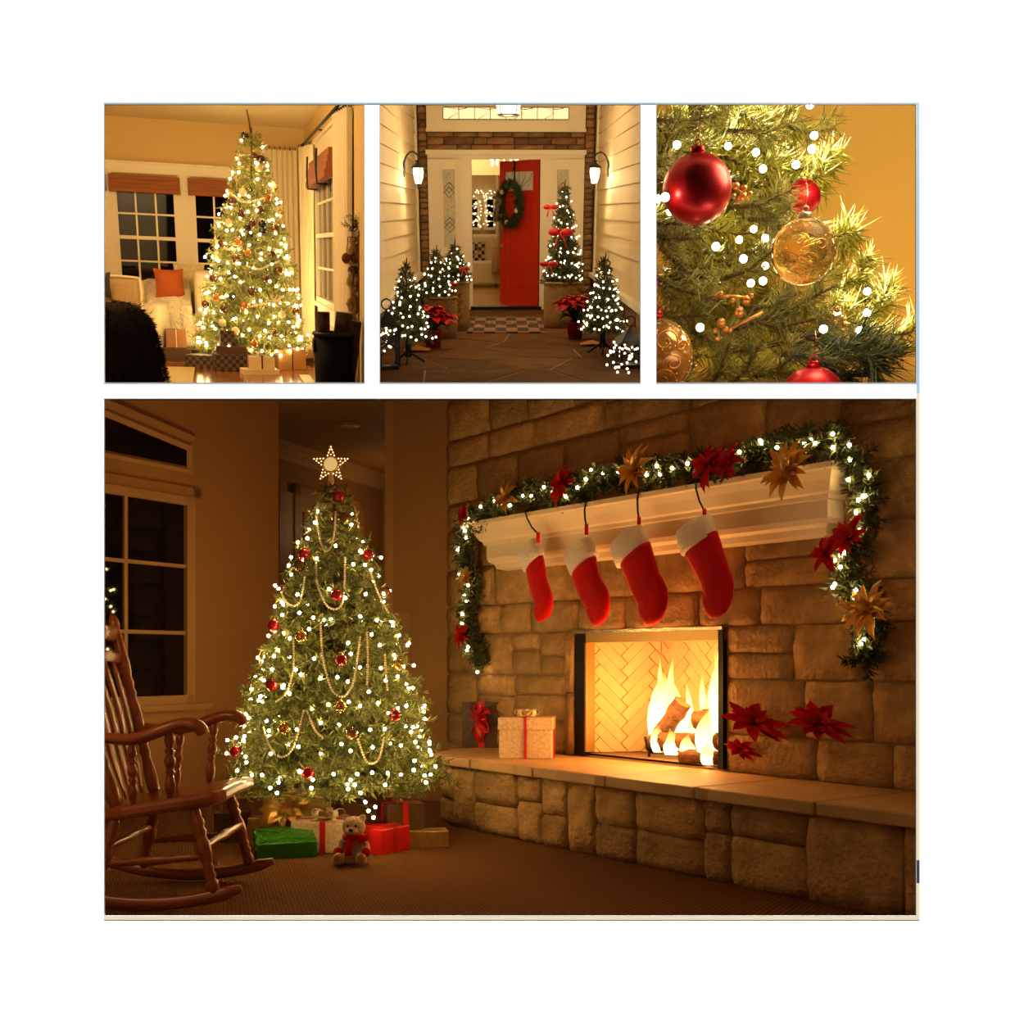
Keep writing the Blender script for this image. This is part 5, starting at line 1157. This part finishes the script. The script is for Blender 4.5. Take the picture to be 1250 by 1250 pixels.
# wall lanterns
glow = emitter('lantern_glow', (1, .76, .4), 5)
def wall_lantern(zx, sgn, lab):
    x = XL if sgn > 0 else XR; yq = P2.X(*z2(zx, 320), x+sgn*.03); 
    o = thing('wall_lantern', lab, 'lantern', (x+sgn*.03, yq.y, P2.X(*z2(zx, 300), x).z), 0, 'wall lanterns either side of the door')
    part('back_plate', MB().ball((0, 0, -.02), .1, 10, 8, (.16, .5, 1)), iron, o)
    P = smooth_path([(0, 0, .02), (sgn*.03, 0, .12), (sgn*.10, 0, .17), (sgn*.17, 0, .13), (sgn*.17, 0, .07), (sgn*.14, 0, .07)], 4); part('scroll_arm', MB().tube(P, .011, 6), iron, o)
    cx_ = sgn*.17
    part('cap', MB().lathe([(.02, .06), (.03, .045), (.075, .01), (.088, -.005), (.084, -.012)], 12, (cx_, 0, 0)), iron, o)
    part('globe', MB().lathe([(.06, -.01), (.066, -.06), (.055, -.13), (.032, -.19), (.02, -.2)], 12, (cx_, 0, 0)), glow, o)
    for k in range(4): a = k*PI/2+.4; part('rib', MB().tube([(cx_+.068*math.cos(a), .068*math.sin(a), -.01), (cx_+.071*math.cos(a), .071*math.sin(a), -.06), (cx_+.045*math.cos(a), .045*math.sin(a), -.19)], .005, 4), iron, o)
    part('finial', MB().lathe([(.01, -.25), (.018, -.23), (.012, -.21), (.035, -.195), (.03, -.185)], 8, (cx_, 0, 0)), iron, o)
    plight('lantern_bulb', (x+sgn*.22, yq.y-.02, o and LOC[o.name].translation.z-.1), 5.5, (1, .74, .38), .05)
wall_lantern(135, 1, 'black scroll arm lantern on the siding above the twin barrels'); wall_lantern(1012, -1, 'black scroll arm lantern on the siding beside the tall barrel tree')
q = P2y(583, 78, 14.2)
o = thing('pendant_lantern', 'glowing glass pendant lantern hanging above the porch', 'lantern', (q.x, 14.2, q.z))
part('base', MB().lathe([(.0, -.01), (.1, 0), (.125, .015), (.12, .025)], 8), iron, o); part('glass', MB().lathe([(.115, .025), (.17, .26), (.165, .28)], 8), glow, o)
part('cap', MB().lathe([(.2, .28), (.12, .36), (.03, .42), (.02, .5)], 8), iron, o); part('chain', MB().tube([(0, 0, .5), (0, 0, PZ-q.z)], .01, 5), iron, o)
for k in range(4): a = k*PI/2+PI/4; part('rib', MB().tube([(.118*math.cos(a), .118*math.sin(a), .02), (.172*math.cos(a), .172*math.sin(a), .28)], .007, 4), iron, o)
plight('pendant_bulb', (q.x, 14.1, q.z-.1), 10, (1, .74, .38), .08)
# barrels and trees
burl = mat('burlap_barrel', (.34, .20, .075), .85, noise=(30, .25), bump=(60, .5)); redmark = mat('faded_red_print', (.22, .035, .015), .85)
porchfir = mat('porch_fir', (.085, .09, .03), .6, spec=.3, island=.5); pb = bulb_mesh('bulb', .0102, emitter('porch_bulb', (1, .80, .48), 9), 6, 4)
def barrel(x, y, r, h, lab, print_=True):
    o = thing('barrel_planter', lab, 'planter', (x, y, 0), 0, 'burlap covered barrel planters')
    part('barrel', MB().lathe([(r*.93, 0), (r*.98, h*.2), (r, h*.5), (r*.99, h*.85), (r*.97, h), (r*.9, h), (r*.88, h-.04), (0.01, h-.05)], 24), burl, o)
    part('rope_rim', MB().ring((0, 0, h-.015), r*.985, .014, (0, 0, 1), 26, 6), burl, o)
    if print_:
        for row in range(4):                          # faded lettering too worn to read: short printed strokes
            for c_ in range(4):
                a = -PI/2-.42+.24*c_+.05*(row % 2); zz = h*(.72-.15*row)
                q_ = MB().box((math.cos(a)*r*1.0, math.sin(a)*r*1.0, zz), (.012, .006, .05), Matrix.Rotation(a+PI/2, 3, 'Z')); q_.box((math.cos(a+.08)*r*1.0, math.sin(a+.08)*r*1.0, zz+(.018 if c_ % 2 else -.018)), (.03, .006, .012), Matrix.Rotation(a+.08+PI/2, 3, 'Z')); part('print', q_, redmark, o, smooth=False)
    return o
def ptree(name, lab, llab, x, y, z, H, R_, nb, rings=16, stand=None, dens=110):
    o = thing(name, lab, 'christmas tree', (x, y, z), 0, 'small lit trees on the porch'); pf = lambda t: (1-t)**.85*.95+.06
    s_, b_ = conifer(rng, H, R_, .06, rings, 11, pf, .15, .35); tag(link('foliage', needles('foliage', s_, dens, .055, .012, porchfir, rng), o), kind='stuff')
    part('trunk', MB().tube([(0, 0, 0), (0, 0, H)], [.02, .005], 6), MATS['brown_stem'], o)
    part('leader', MB().tube([(0, 0, H-.05), (.01, 0, H+.06)], [.012, .005], 5), MATS['brown_stem'], o)
    lights('tree_lights', llab, (x, y, z), spiral(H-.02, .08, lambda zz: R_*pf(max(0, min(1, (zz-.06)/(H-.06)))), 7, nb, rng, (.9, 1.1), .02), pb)
    if stand:
        for k in range(3): a = k*2.09+.5; part('stand_leg', MB().tube([(0, 0, -stand+.12), (.16*math.cos(a), .16*math.sin(a), -stand+.008)], .012, 5), iron, o)
        part('post', MB().tube([(0, 0, -stand+.06), (0, 0, .1)], .03, 8), iron, o)
    return o
q = P2f(818, 990); q.y += .2; bh = .54; barrel(q.x, q.y, .235, bh, 'wide burlap barrel planter under the tall tree', False)
tq = q.copy(); th_ = P2y(810, 360, q.y).z-bh
ptree('potted_tree', 'tall slim lit tree with red bows in the wide barrel', 'string lights on the tall slim barrel tree', q.x, q.y, bh-.05, th_+.02, .24, 120, 24)
redbow = mat('red_bow', (.55, .012, .015), .5)
def bow2(p, s, lab, m=redbow):
    o = thing('ribbon_bow', lab, 'bow', tuple(p), 0, 'red bows on the porch trees')
    part('knot', MB().ball((0, 0, 0), .02*s, 8, 5), m, o)
    for sg in (-1, 1):
        part('loop', MB().ball((sg*.05*s, -.01, .008*s), .05*s, 10, 7, (1, .4, .62)), m, o); part('tail', MB().tube([(0, 0, 0), (sg*.03*s, -.01, -.05*s), (sg*.045*s, 0, -.11*s)], .024*s, 6, flat=.25), m, o)
bow2(P2y(808, 580, q.y-.22), 1.5, 'large red bow in the middle of the tall barrel tree'); bow2(P2y(765, 470, q.y-.14), .9, 'small red bow high on the tall barrel tree'); bow2(P2y(757, 715, q.y-.24), 1.1, 'red bow low on the tall barrel tree')
q = P2f(355, 1000); q.y += .17; barrel(q.x, q.y, .175, .56, 'burlap barrel with faded red print by the door'); h_ = P2y(340, 625, q.y).z
ptree('potted_tree', 'small lit tree with red berries in the barrel by the door', 'string lights on the small tree in the barrel by the door', q.x, q.y, .51, h_-.51, .2, 42, 12); bow2(P2y(393, 735, q.y-.2), .7, 'small red bow on the tree in the barrel by the door'); bow2(P2y(335, 800, q.y-.2), .8, 'red bow at the rim of the barrel by the door')
q = P2f(300, 1035); q.y += .16; barrel(q.x, q.y, .165, .45, 'shorter burlap barrel behind the poinsettia', False); h_ = P2y(262, 655, q.y).z
ptree('potted_tree', 'bushy small lit tree in the shorter barrel', 'string lights on the bushy tree in the shorter barrel', q.x-.06, q.y, .40, h_-.40, .2, 52, 13)
q = P2f(135, 1140); ptree('floor_tree', 'lit small tree standing on the flagstones beside the shorter barrel', 'string lights on the floor tree near the twin barrels', P2y(148, 900, q.y).x, q.y, .17, P2y(180, 715, q.y).z-.17, .22, 85, 18, .17)
q = P2f(1005, 1100); ptree('floor_tree', 'lit tree standing on the flagstones beside the potted poinsettia and wide barrel', 'string lights on the floor tree near the wide barrel', P2y(992, 900, q.y).x, q.y, .17, P2y(965, 690, q.y).z-.17, .215, 110, 18, .17)
# poinsettias in pots
potred = mat('red_foil_pot', (.22, .006, .01), .35, metal=.3); leafg = mat('poinsettia_leaf', (.02, .05, .018), .6)
def poin(zx, zb, zt_, rr, lab):
    q = P2f(zx, zb); q.y += .08; H = P2y(zx, zt_, q.y).z; ph = P2y(zx, zb-78, q.y).z
    o = thing('poinsettia_plant', lab, 'potted plant', (q.x, q.y, 0), 0, 'potted red poinsettias'); k = random.Random(zx)
    part('pot', MB().lathe([(.075, 0), (.10, ph*.9), (.108, ph), (.095, ph), (.09, ph-.03), (.01, ph-.04)], 18), potred, o)
    pm, gm = petal_mesh('petal', .14, .10, redp, .12), petal_mesh('leaf', .15, .09, leafg)
    for i in range(15):
        a, e = i*2.4, k.uniform(.2, .9); c_ = Vector((math.cos(a)*rr*.62*(.35+.65*(i % 3)/2), math.sin(a)*rr*.62*(.35+.65*(i % 3)/2), H-.07-.06*((i % 3)/2)-k.uniform(0, .05)))
        for j in range(6): inst('petal', pm, o, Matrix.Translation(c_) @ Matrix.Rotation(j*1.05+i, 4, 'Z') @ Matrix.Rotation(k.uniform(-.1, .5), 4, 'Y') @ Matrix.Scale(k.uniform(.8, 1.15), 4))
        part('stem', MB().tube([(0, 0, ph-.04), c_], .008, 5), leafg, o)
    for j in range(16): inst('leaf', gm, o, Matrix.Translation((0, 0, ph+.05+.08*(j % 2))) @ Matrix.Rotation(j*.8, 4, 'Z') @ Matrix.Translation((.05, 0, 0)) @ Matrix.Rotation(k.uniform(-.3, .5), 4, 'Y'))
poin(258, 1072, 872, .23, 'red poinsettia in a red pot before the shorter barrel'); poin(872, 1036, 826, .30, 'big red poinsettia in a red pot before the wide barrel')
# floor lanterns
def flantern(zx, zt_, y, w_, lab, nb):
    q = P2y(zx, zt_, y); o = thing('floor_lantern', lab, 'lantern', (q.x, y, 0), R(12), 'black floor lanterns'); h = q.z; hw = w_/2
    part('base', MB().bb(-hw, hw, -hw, hw, 0, .03), iron, o, smooth=False)
    for sx in (-1, 1):
        for sy in (-1, 1): part('post', MB().bb(sx*hw-.012, sx*hw+.012, sy*hw-.012, sy*hw+.012, .03, h-.03), iron, o, smooth=False)
    for sy in (-1, 1): part('cross_bar', MB().tube([(-hw, sy*hw, h*.45), (hw, sy*hw, h*.72)], .008, 5).tube([(hw, sy*hw, h*.45), (-hw, sy*hw, h*.72)], .008, 5), iron, o)
    part('roof', MB().add([(-hw*1.2, -hw*1.2, h-.03), (hw*1.2, -hw*1.2, h-.03), (hw*1.2, hw*1.2, h-.03), (-hw*1.2, hw*1.2, h-.03), (0, 0, h+.12)], [(3, 2, 1, 0), (0, 1, 4), (1, 2, 4), (2, 3, 4), (3, 0, 4)]), iron, o, smooth=False)
    part('ring_handle', MB().ring((0, 0, h+.16), .045, .007, (0, 1, 0), 14, 5), iron, o)
    S_ = np.array([(np.array([0, 0, h*.9]), np.array([rng.normal()*hw*.9, rng.normal()*hw*.9, h*(.85+.35*rng.random())])) for _ in range(40)]); 
    lights('fairy_lights', 'fairy lights bundled in the '+lab.split(' floor')[0]+' floor lantern', (q.x, y, 0), [Vector((rng.normal()*hw*.55, rng.normal()*hw*.55, h*(.15+.75*rng.random()))) for _ in range(nb)], pb)
flantern(62, 965, 10.75, .17, 'small black floor lantern by the siding', 12); flantern(1105, 1035, 10.9, .22, 'wide black floor lantern with spilling lights', 30)
q = P2f(1030, 1180); lights('fairy_lights', 'fairy lights spilling on the flagstones beside the wide lantern', (q.x, q.y, 0), [Vector((.06*math.sin(k*2.1)+rng.normal()*.03+.03, rng.normal()*.12, .02+.05*k*rng.random()*.6)) for k in range(18)], pb)
for zx, zy, sg, lab in ((190, 1085, -1, 'crumpled brown burlap at the foot of the floor tree near the twin barrels'), (945, 1060, 1, 'crumpled brown burlap at the foot of the floor tree near the wide barrel')):
    q = P2f(zx, zy); mb = MB(); k = random.Random(zx)
    G_ = [[(q.x+(i-3)*.045, q.y+(j-2)*.06, .012+.06*k.random()*(1-abs(i-3)/3.5)*(1-abs(j-2)/2.6)) for i in range(7)] for j in range(5)]; solo('burlap_wrap', mb.sheet(G_), mat('rust_burlap', (.36, .13, .04), .9), lab, 'burlap', 'burlap wraps on the porch')
# hall beyond the door
HX0, HX1, HB = -1.7, 1.5, 23.5
hallw = mat('hall_wall', (.62, .45, .22), .8); 
struct('floor_entry', MB().bb(HX0, HX1, DY+.02, HB, -.03, .03), mat('light_oak_floor', (.55, .33, .11), .2, noise=(2, .25), stretch=(8, 1, 1)), label='honey oak floor of the entry hall')
struct('wall_entry_back', MB().bb(HX0, HX1, HB, HB+.05, 0, 2.6), hallw, label='tan back wall of the entry hall'); struct('wall_entry_left', MB().bb(HX0-.05, HX0, DY+.12, HB, 0, 2.6), hallw, label='tan side wall of the entry hall')
struct('wall_entry_right', MB().bb(HX1, HX1+.05, DY+.12, HB, 0, 2.6), hallw, label='tan side wall of the entry hall behind the red door'); struct('ceiling_entry', MB().bb(HX0, HX1, DY+.12, HB, 2.6, 2.65), gceil, label='cream ceiling of the entry hall')
struct('wall_entry_arch', MB().bb(HX0, HX1, 20.6, 20.75, P2y(480, 330, 20.6).z, 2.6), gceil, label='cream beam across the entry hall')
HBK = Frame(P2.M @ wallframe((0, HB), (1, HB)).M); HBK.pid = 2; use(HBK)
def hb(zx, zy): return HBK.Y(*z2(zx, zy), 0)
window('window_8', 'dark window with fairy lights at the end of the hall', hb(425, 500).x-.25, hb(455, 500).x, hb(440, 560).z, hb(440, 430).z, 2); window('window_9', 'narrow dark window beside the curtain in the hall', hb(487, 500).x, hb(523, 500).x, hb(440, 560).z, hb(440, 430).z, 1)
use(P2)
ft = [P2y(418+rng.random()*108, 395+rng.random()*160, HB-.1) for _ in range(70)]; ft.sort(key=lambda v: (round(v.x*7), v.z))
b0 = Vector((P2y(470, 560, HB-.1).x, HB-.12, 0)); lights('fairy_lights', 'curtain of fairy lights on the window at the end of the hall', tuple(b0), [p_-b0 for p_ in ft], bulb_mesh('bulb', .013, emitter('hall_bulb', (1, .8, .45), 3)))
curtain('curtain', 'tan curtain at the end of the hall', (P2y(527, 500, HB-.2).x, HB-.2), (P2y(548, 500, HB-.2).x+.3, HB-.2), 2.3, .04, 5, .04, group='hall curtain')
q = P2y(480, 660, 22.3)
ac2 = thing('armchair', 'white slipcovered armchair in the entry hall', 'armchair', (q.x-.12, 22.3, .03), R(10)); wh = mat('white_slipcover', (.80, .68, .46), .95, sheen=.2)
soft(MB().bb(-.45, .45, -.3, .4, .05, .45), 'seat', wh, ac2, .05); soft(MB().bb(-.45, .45, .2, .45, .4, .9), 'backrest', wh, ac2, .08); soft(MB().bb(-.5, -.33, -.3, .4, .05, .62), 'armrest', wh, ac2, .06); soft(MB().bb(.33, .5, -.3, .4, .05, .62), 'armrest', wh, ac2, .06)
for x in (-.4, .4):
    for y in (-.25, .35): part('leg', MB().tube([(x, y, .06), (x, y, 0)], .025, 6), wood, ac2)
cushion('throw_pillow', 'checked pillow on the white hall armchair', (q.x-.18, 22.35, .46), .4, .36, .14, checker('check_cloth', (.05, .04, .05), (.6, .45, .3), 16), R(-12), 0); cushion('throw_pillow', 'red pillow on the white hall armchair', (q.x-.38, 22.2, .46), .3, .22, .12, redf, R(-20), R(10))
G_ = [[(q.x+.16+.3*i/8, 22.0-.05*math.sin(i*1.3)-(.12 if j > 3 else 0), .70-.05*abs(j-3)-.06*max(0, j-3)) for i in range(9)] for j in range(8)]
o = solo('throw_blanket', MB().sheet(G_), mat('tan_throw', (.5, .3, .13), .95, bump=(40, .6)), 'tan throw blanket over the arm of the hall armchair', 'blanket'); o.modifiers.new('thick', 'SOLIDIFY').thickness = .03
ch_ = P2y(565, 275, 20.2); o = thing('crystal_chandelier', 'small crystal chandelier over the entry hall', 'chandelier', (ch_.x, 20.2, 2.18))
part('stem', MB().tube([(0, 0, .05), (0, 0, .42)], .01, 5), iron, o); part('ring', MB().ring((0, 0, .05), .22, .012, (0, 0, 1), 20, 5), iron, o)
cm = emitter('crystal_glow', (1, .8, .5), 5); me = mesh_of('crystal', MB().lathe([(.004, -.09), (.022, -.03), (.004, .03)], 6), cm)
for k in range(12): inst('crystal', me, o, Matrix.Translation((.22*math.cos(k*PI/6), .22*math.sin(k*PI/6), .0-.04*(k % 3))))
plight('hall_light', (-.5, 20.0, 2.1), 4, (1, .74, .38), .12); plight('hall_light', (-.9, 22.4, 2.2), 2.2, (1, .74, .38), .12)
# ================================================================ opening three: close view of a decorated tree
P3 = panelframe(960, 297, 3.7, 0.0, 3)
use(P3)
def z3(zx, zy): return 795+zx*.284, 120+zy*.284
def P3y(zx, zy, y): return P3.Y(*z3(zx, zy), y)
WY = 1.78
a_, b_ = P3y(-60, -200, WY), P3y(1400, 1400, WY)
struct('wall_golden', MB().bb(P3y(8, 600, WY).x, b_.x, WY, WY+.01, b_.z, a_.z), mat('golden_plaster', (.64, .44, .10), .8, noise=(2.2, .12)), label='plain golden wall behind the ornaments')
struct('wall_golden_side', MB().bb(P3y(4, 600, WY).x-.006, P3y(8, 600, WY).x, 1.25, WY, b_.z, a_.z), MATS['golden_plaster'], label='golden side wall behind the branches')
rng = np.random.default_rng(77); rb = random.Random(6)
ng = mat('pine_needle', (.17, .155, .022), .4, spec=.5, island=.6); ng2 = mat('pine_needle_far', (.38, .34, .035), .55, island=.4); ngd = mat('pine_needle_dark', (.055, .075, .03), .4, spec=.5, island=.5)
tree3 = thing('fir_tree', 'close fir branches with long needles filling the golden wall view', 'christmas tree', tuple(P3y(100, 1200, 1.5)))
T3 = LOC[tree3.name].inverted()
def brset(lst, L_, W_, dens, m, thick=True, spread=.8, fwd=.7):
    S = []
    for ax, ay, bx_, by__, y in lst:
        a, b = P3y(ax, ay, y+.03), P3y(bx_, by__, y); mid = (a+b)/2+Vector((0, 0, -.006))
        S += [(list(a), list(mid)), (list(mid), list(b))]; part('branch', MB().tube([a, mid, b], [.0028, .002, .0012], 5), MATS['brown_stem'], tree3, wrel=True)
        d = (b-a); n = max(2, int(d.length/.03))
        for k in range(n):
            f = .2+.7*(k+.5)/n; p = a+d*f; sd = Vector((-d.z, rb.uniform(-.6, .6)*d.length, d.x)).normalized()*(1 if k % 2 else -1)
            e = p+(d.normalized()*.7+sd*.7)*.028*(1.3-f)*rb.uniform(.7, 1.3); S.append((list(p), list(e)))
    me = needles('foliage', np.array(S), dens, L_, W_, m, rng, spread, fwd, thick); me.transform(T3); tag(link('foliage', me, tree3), kind='stuff')
near = [(-40, 330, 120, 90, 1.22), (-40, 90, 330, 60, 1.25), (60, 200, 240, 20, 1.27), (330, 140, 640, 95, 1.27), (560, 110, 790, 125, 1.27), (-60, 560, 220, 600, 1.17), (-60, 720, 290, 870, 1.16), (40, 640, 250, 780, 1.18), (330, 470, 600, 390, 1.2), (420, 520, 600, 470, 1.21), (300, 780, 540, 640, 1.21), (-60, 900, 250, 930, 1.15), (300, 1010, 800, 800, 1.19), (420, 960, 740, 940, 1.18), (430, 900, 640, 830, 1.2), (500, 1060, 800, 980, 1.17), (180, 1000, 420, 1090, 1.15), (240, 1260, 340, 1050, 1.13), (330, 1240, 470, 1060, 1.14), (430, 1200, 640, 1090, 1.15), (150, 960, 60, 1010, 1.16), (-50, 480, 130, 540, 1.18), (-60, 200, 60, 300, 1.2)]
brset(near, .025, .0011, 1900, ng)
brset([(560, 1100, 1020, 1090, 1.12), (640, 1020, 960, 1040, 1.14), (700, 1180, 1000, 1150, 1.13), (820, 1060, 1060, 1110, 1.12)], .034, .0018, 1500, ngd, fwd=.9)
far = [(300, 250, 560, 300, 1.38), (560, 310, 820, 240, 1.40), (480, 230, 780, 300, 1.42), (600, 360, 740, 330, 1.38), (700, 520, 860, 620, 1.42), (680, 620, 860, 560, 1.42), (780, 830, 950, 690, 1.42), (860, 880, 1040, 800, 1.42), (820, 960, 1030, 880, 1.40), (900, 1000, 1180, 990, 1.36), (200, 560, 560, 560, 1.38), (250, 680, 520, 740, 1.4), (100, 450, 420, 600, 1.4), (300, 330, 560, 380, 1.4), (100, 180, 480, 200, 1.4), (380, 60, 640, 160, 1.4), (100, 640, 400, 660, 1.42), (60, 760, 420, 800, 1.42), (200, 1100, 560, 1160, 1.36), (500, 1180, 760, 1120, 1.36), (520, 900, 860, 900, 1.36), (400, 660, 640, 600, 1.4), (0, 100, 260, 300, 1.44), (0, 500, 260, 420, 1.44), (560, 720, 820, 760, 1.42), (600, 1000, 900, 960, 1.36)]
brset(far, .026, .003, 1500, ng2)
back = [(rb.uniform(-40, 380), rb.uniform(0, 1230), rb.uniform(150, 620), rb.uniform(0, 1230), rb.uniform(1.48, 1.56)) for _ in range(60)]
brset(back, .028, .0035, 900, ng2)
# ornaments
satin = mat('red_satin_ball', (.42, .004, .012), .36, metal=.55, coat=.1); redcap = mat('red_cap', (.35, .006, .01), .25, metal=.7)
def ball3(zx, zy, rz, y, m, capm, lab, name='ball_ornament'):
    p = P3y(zx, zy, y); r = (P3y(zx+rz, zy, y)-p).length; o = thing(name, lab, 'ornament', tuple(p), 0)
    part('ball', MB().ball((0, 0, 0), r, 40, 24), m, o)
    c_ = part('cap', MB().lathe([(r*.20, r*.95), (r*.205, r*1.14), (r*.17, r*1.16), (r*.06, r*1.17)], 16), capm, o)
    part('loop', MB().ring((0, 0, r*1.24), r*.09, r*.02, (0, 1, 0), 14, 5), capm, o)
    part('hanger', MB().tube([(0, 0, r*1.3), (r*.05, .004, r*1.7), (0, .02, r*2.1)], r*.012, 4), capm, o)
    return o, r
ball3(197, 390, 149, 1.08, satin, redcap, 'large satin red ball with a red cap hanging before the branches')
ball3(690, 1296, 146, 1.09, satin, redcap, 'satin red ball seen only by its cap and shoulder')
ball3(655, 425, 74, 1.30, satin, gold, 'smaller red ball half hidden deep in the branches')
cg = mat('amber_clear_glass', (.95, .66, .36), .03, trans=.92, spec=.6, ior=1.12); amb = mat('amber_crackle', (.55, .24, .05), .15, trans=.35, metal=.2, noise=(30, .6), bump=(40, .4))
cg_o, r_ = ball3(655, 660, 143, 1.13, cg, mat('aged_silver', (.5, .45, .3), .3, metal=.8), 'clear glass ball with amber scroll pattern among the branches', 'glass_ornament')
deco = mat('copper_glitter', (.62, .28, .08), .3, metal=.8)
def scroll(o, r, cx_, cz_, s, turns, flip):
    P = []
    for i in range(22):
        t = i/21; a = t*turns*2*PI; q = s*(1-t*.85); x, z = cx_+flip*q*math.cos(a), cz_+q*math.sin(a); e = r*r-x*x-z*z
        P.append((x, -math.sqrt(max(e, 0))-.0004, z))
    part('scroll', MB().tube(P, r*.02, 5), deco, o)
for cx_, cz_, s, f in ((-.45, -.25, .3, 1), (.25, -.25, .25, -1), (-.1, .35, .22, 1), (.5, .2, .2, -1), (.0, -.6, .2, 1)): scroll(cg_o, r_, cx_*r_, cz_*r_, s*r_, 1.3, f)
for k in range(26):
    a, e = rb.uniform(-2.6, -.5), rb.uniform(-.9, 1.1); x, y, z = math.cos(a)*math.cos(e), math.sin(a)*math.cos(e), math.sin(e); part('bead', MB().ball((x*r_, y*r_, z*r_), r_*.035, 6, 4), deco if k % 2 else gold, cg_o)
ao, ra = ball3(15, 1110, 165, 1.10, amb, redcap, 'amber crackled glass ball at the lower branches', 'glass_ornament')
for cx_, cz_, s, f in ((.35, .45, .3, 1), (.55, -.1, .25, -1), (.3, -.5, .3, 1), (.75, .3, .15, 1)): scroll(ao, ra, cx_*ra, cz_*ra, s*ra, 1.3, f)
for k in range(24):
    a, e = rb.uniform(-1.5, -.1), rb.uniform(-.9, .9); x, y, z = math.cos(a)*math.cos(e), math.sin(a)*math.cos(e), math.sin(e); part('bead', MB().ball((x*ra, y*ra, z*ra), ra*.03, 6, 4), gold, ao)
# copper berry picks
for n, (stem, berries, lab) in enumerate((([(270, 855), (350, 850), (425, 860)], ((410, 868, 20), (378, 920, 24), (350, 870, 12), (300, 840, 12), (430, 850, 12)), 'copper berry pick reaching toward the clear glass ball'), ([(300, 1020), (380, 970), (480, 920)], ((300, 965, 20), (275, 1000, 14), (320, 995, 14), (285, 1035, 12), (340, 1000, 10)), 'copper berry pick lower down over the amber ball'), ([(730, 990), (790, 940), (840, 930)], ((770, 930, 18), (800, 905, 18), (820, 945, 20), (755, 890, 14), (790, 965, 18), (830, 970, 16)), 'gold berry cluster below the clear glass ball'), ([(350, 380), (390, 410), (420, 440)], ((365, 375, 16), (400, 385, 14), (395, 420, 18), (375, 440, 14), (425, 410, 12), (355, 420, 12)), 'copper berry cluster beside the large red ball'))):
    y = 1.13 if n != 2 else 1.2; P = [P3y(a, b, y) for a, b in stem]; o = thing('berry_pick', lab, 'berry pick', tuple(P[0]))
    part('stem', MB().tube(P, .0016, 6), deco, o, wrel=True)
    for bx_, by__, rz in berries: p = P3y(bx_, by__, y-.004); part('berry', MB().ball(p, (P3y(bx_+rz, by__, y)-P3y(bx_, by__, y)).length, 10, 7), gold if n == 2 else deco, o, wrel=True)
# bulbs
b3 = bulb_mesh('bulb', .0036, emitter('close_bulb', (1, .8, .45), 45), 12, 8)
bl = [(60, 425, 1.05), (28, 432, 1.2), (82, 488, 1.2), (110, 200, 1.2), (278, 637, 1.12), (210, 985, 1.1), (396, 690, 1.16), (378, 608, 1.3), (440, 562, 1.3), (490, 602, 1.22), (480, 785, 1.16), (428, 795, 1.2), (450, 232, 1.25), (480, 303, 1.22), (622, 285, 1.2), (690, 218, 1.22), (700, 160, 1.24), (682, 28, 1.2), (740, 992, 1.12), (800, 920, 1.3), (895, 998, 1.15), (927, 922, 1.2), (928, 830, 1.25), (650, 600, 1.2), (490, 720, 1.3), (330, 205, 1.3)]
lo3 = lights('tree_lights', 'round warm bulbs among the close fir branches', (0, 0, 0), [P3y(a, b, y) for a, b, y in bl], b3, 0)
sk = mesh_of('socket', MB().tube([(0, .003, .001), (0, .008, .004)], [.0022, .0018], 8), wirem)
for a, b, y in bl: inst('socket', sk, lo3, Matrix.Translation(P3y(a, b, y)))
plight('room_fill', tuple(P3y(950, -60, 1.12)), 46, (1, .80, .42), .25); plight('room_fill', tuple(P3y(620, 1280, 1.02)), 10, (1, .8, .45), .2)  # two unseen fill lights added for the golden wall and branches
# ================================================================ keep each room inside its own compartment behind the white wall
import bmesh
def plane_px(px, keep_left):
    n = Vector((1, -(px-CX)/FPX, 0)).normalized(); return (C0.copy(), n if keep_left else -n)       # removes the side the normal points to
FRONT = (Vector((0, D0+.012, 0)), Vector((0, -1, 0))); SOFFIT = (Vector((0, 0, 1.014)), Vector((0, .2342, -1)).normalized())
CUTS = {1: [FRONT, SOFFIT, plane_px(454, True)], 2: [FRONT, SOFFIT, plane_px(455, False), plane_px(790, True)], 3: [FRONT, SOFFIT, plane_px(791.5, False)], 0: []}
bpy.context.view_layer.update()
for o in list(bpy.data.objects):
    if o.type != 'MESH': continue
    MW = o.matrix_world; bbw = [MW @ Vector(c) for c in o.bound_box]
    for p, n in CUTS[PID.get(o.name, 0)]:
        ds = [(v-p).dot(n) for v in bbw]
        if max(ds) <= 0: continue
        if min(ds) >= 0 and not o.children: bpy.data.objects.remove(o); break
        if o.data.users > 1: o.data = o.data.copy()
        IM = MW.inverted(); bm = bmesh.new(); bm.from_mesh(o.data)
        bmesh.ops.bisect_plane(bm, geom=bm.verts[:]+bm.edges[:]+bm.faces[:], plane_co=IM @ p, plane_no=(MW.to_3x3().transposed() @ n).normalized(), clear_outer=True)
        ne = len(bm.faces); bm.to_mesh(o.data); bm.free()
        if ne == 0 and not o.children: bpy.data.objects.remove(o); break
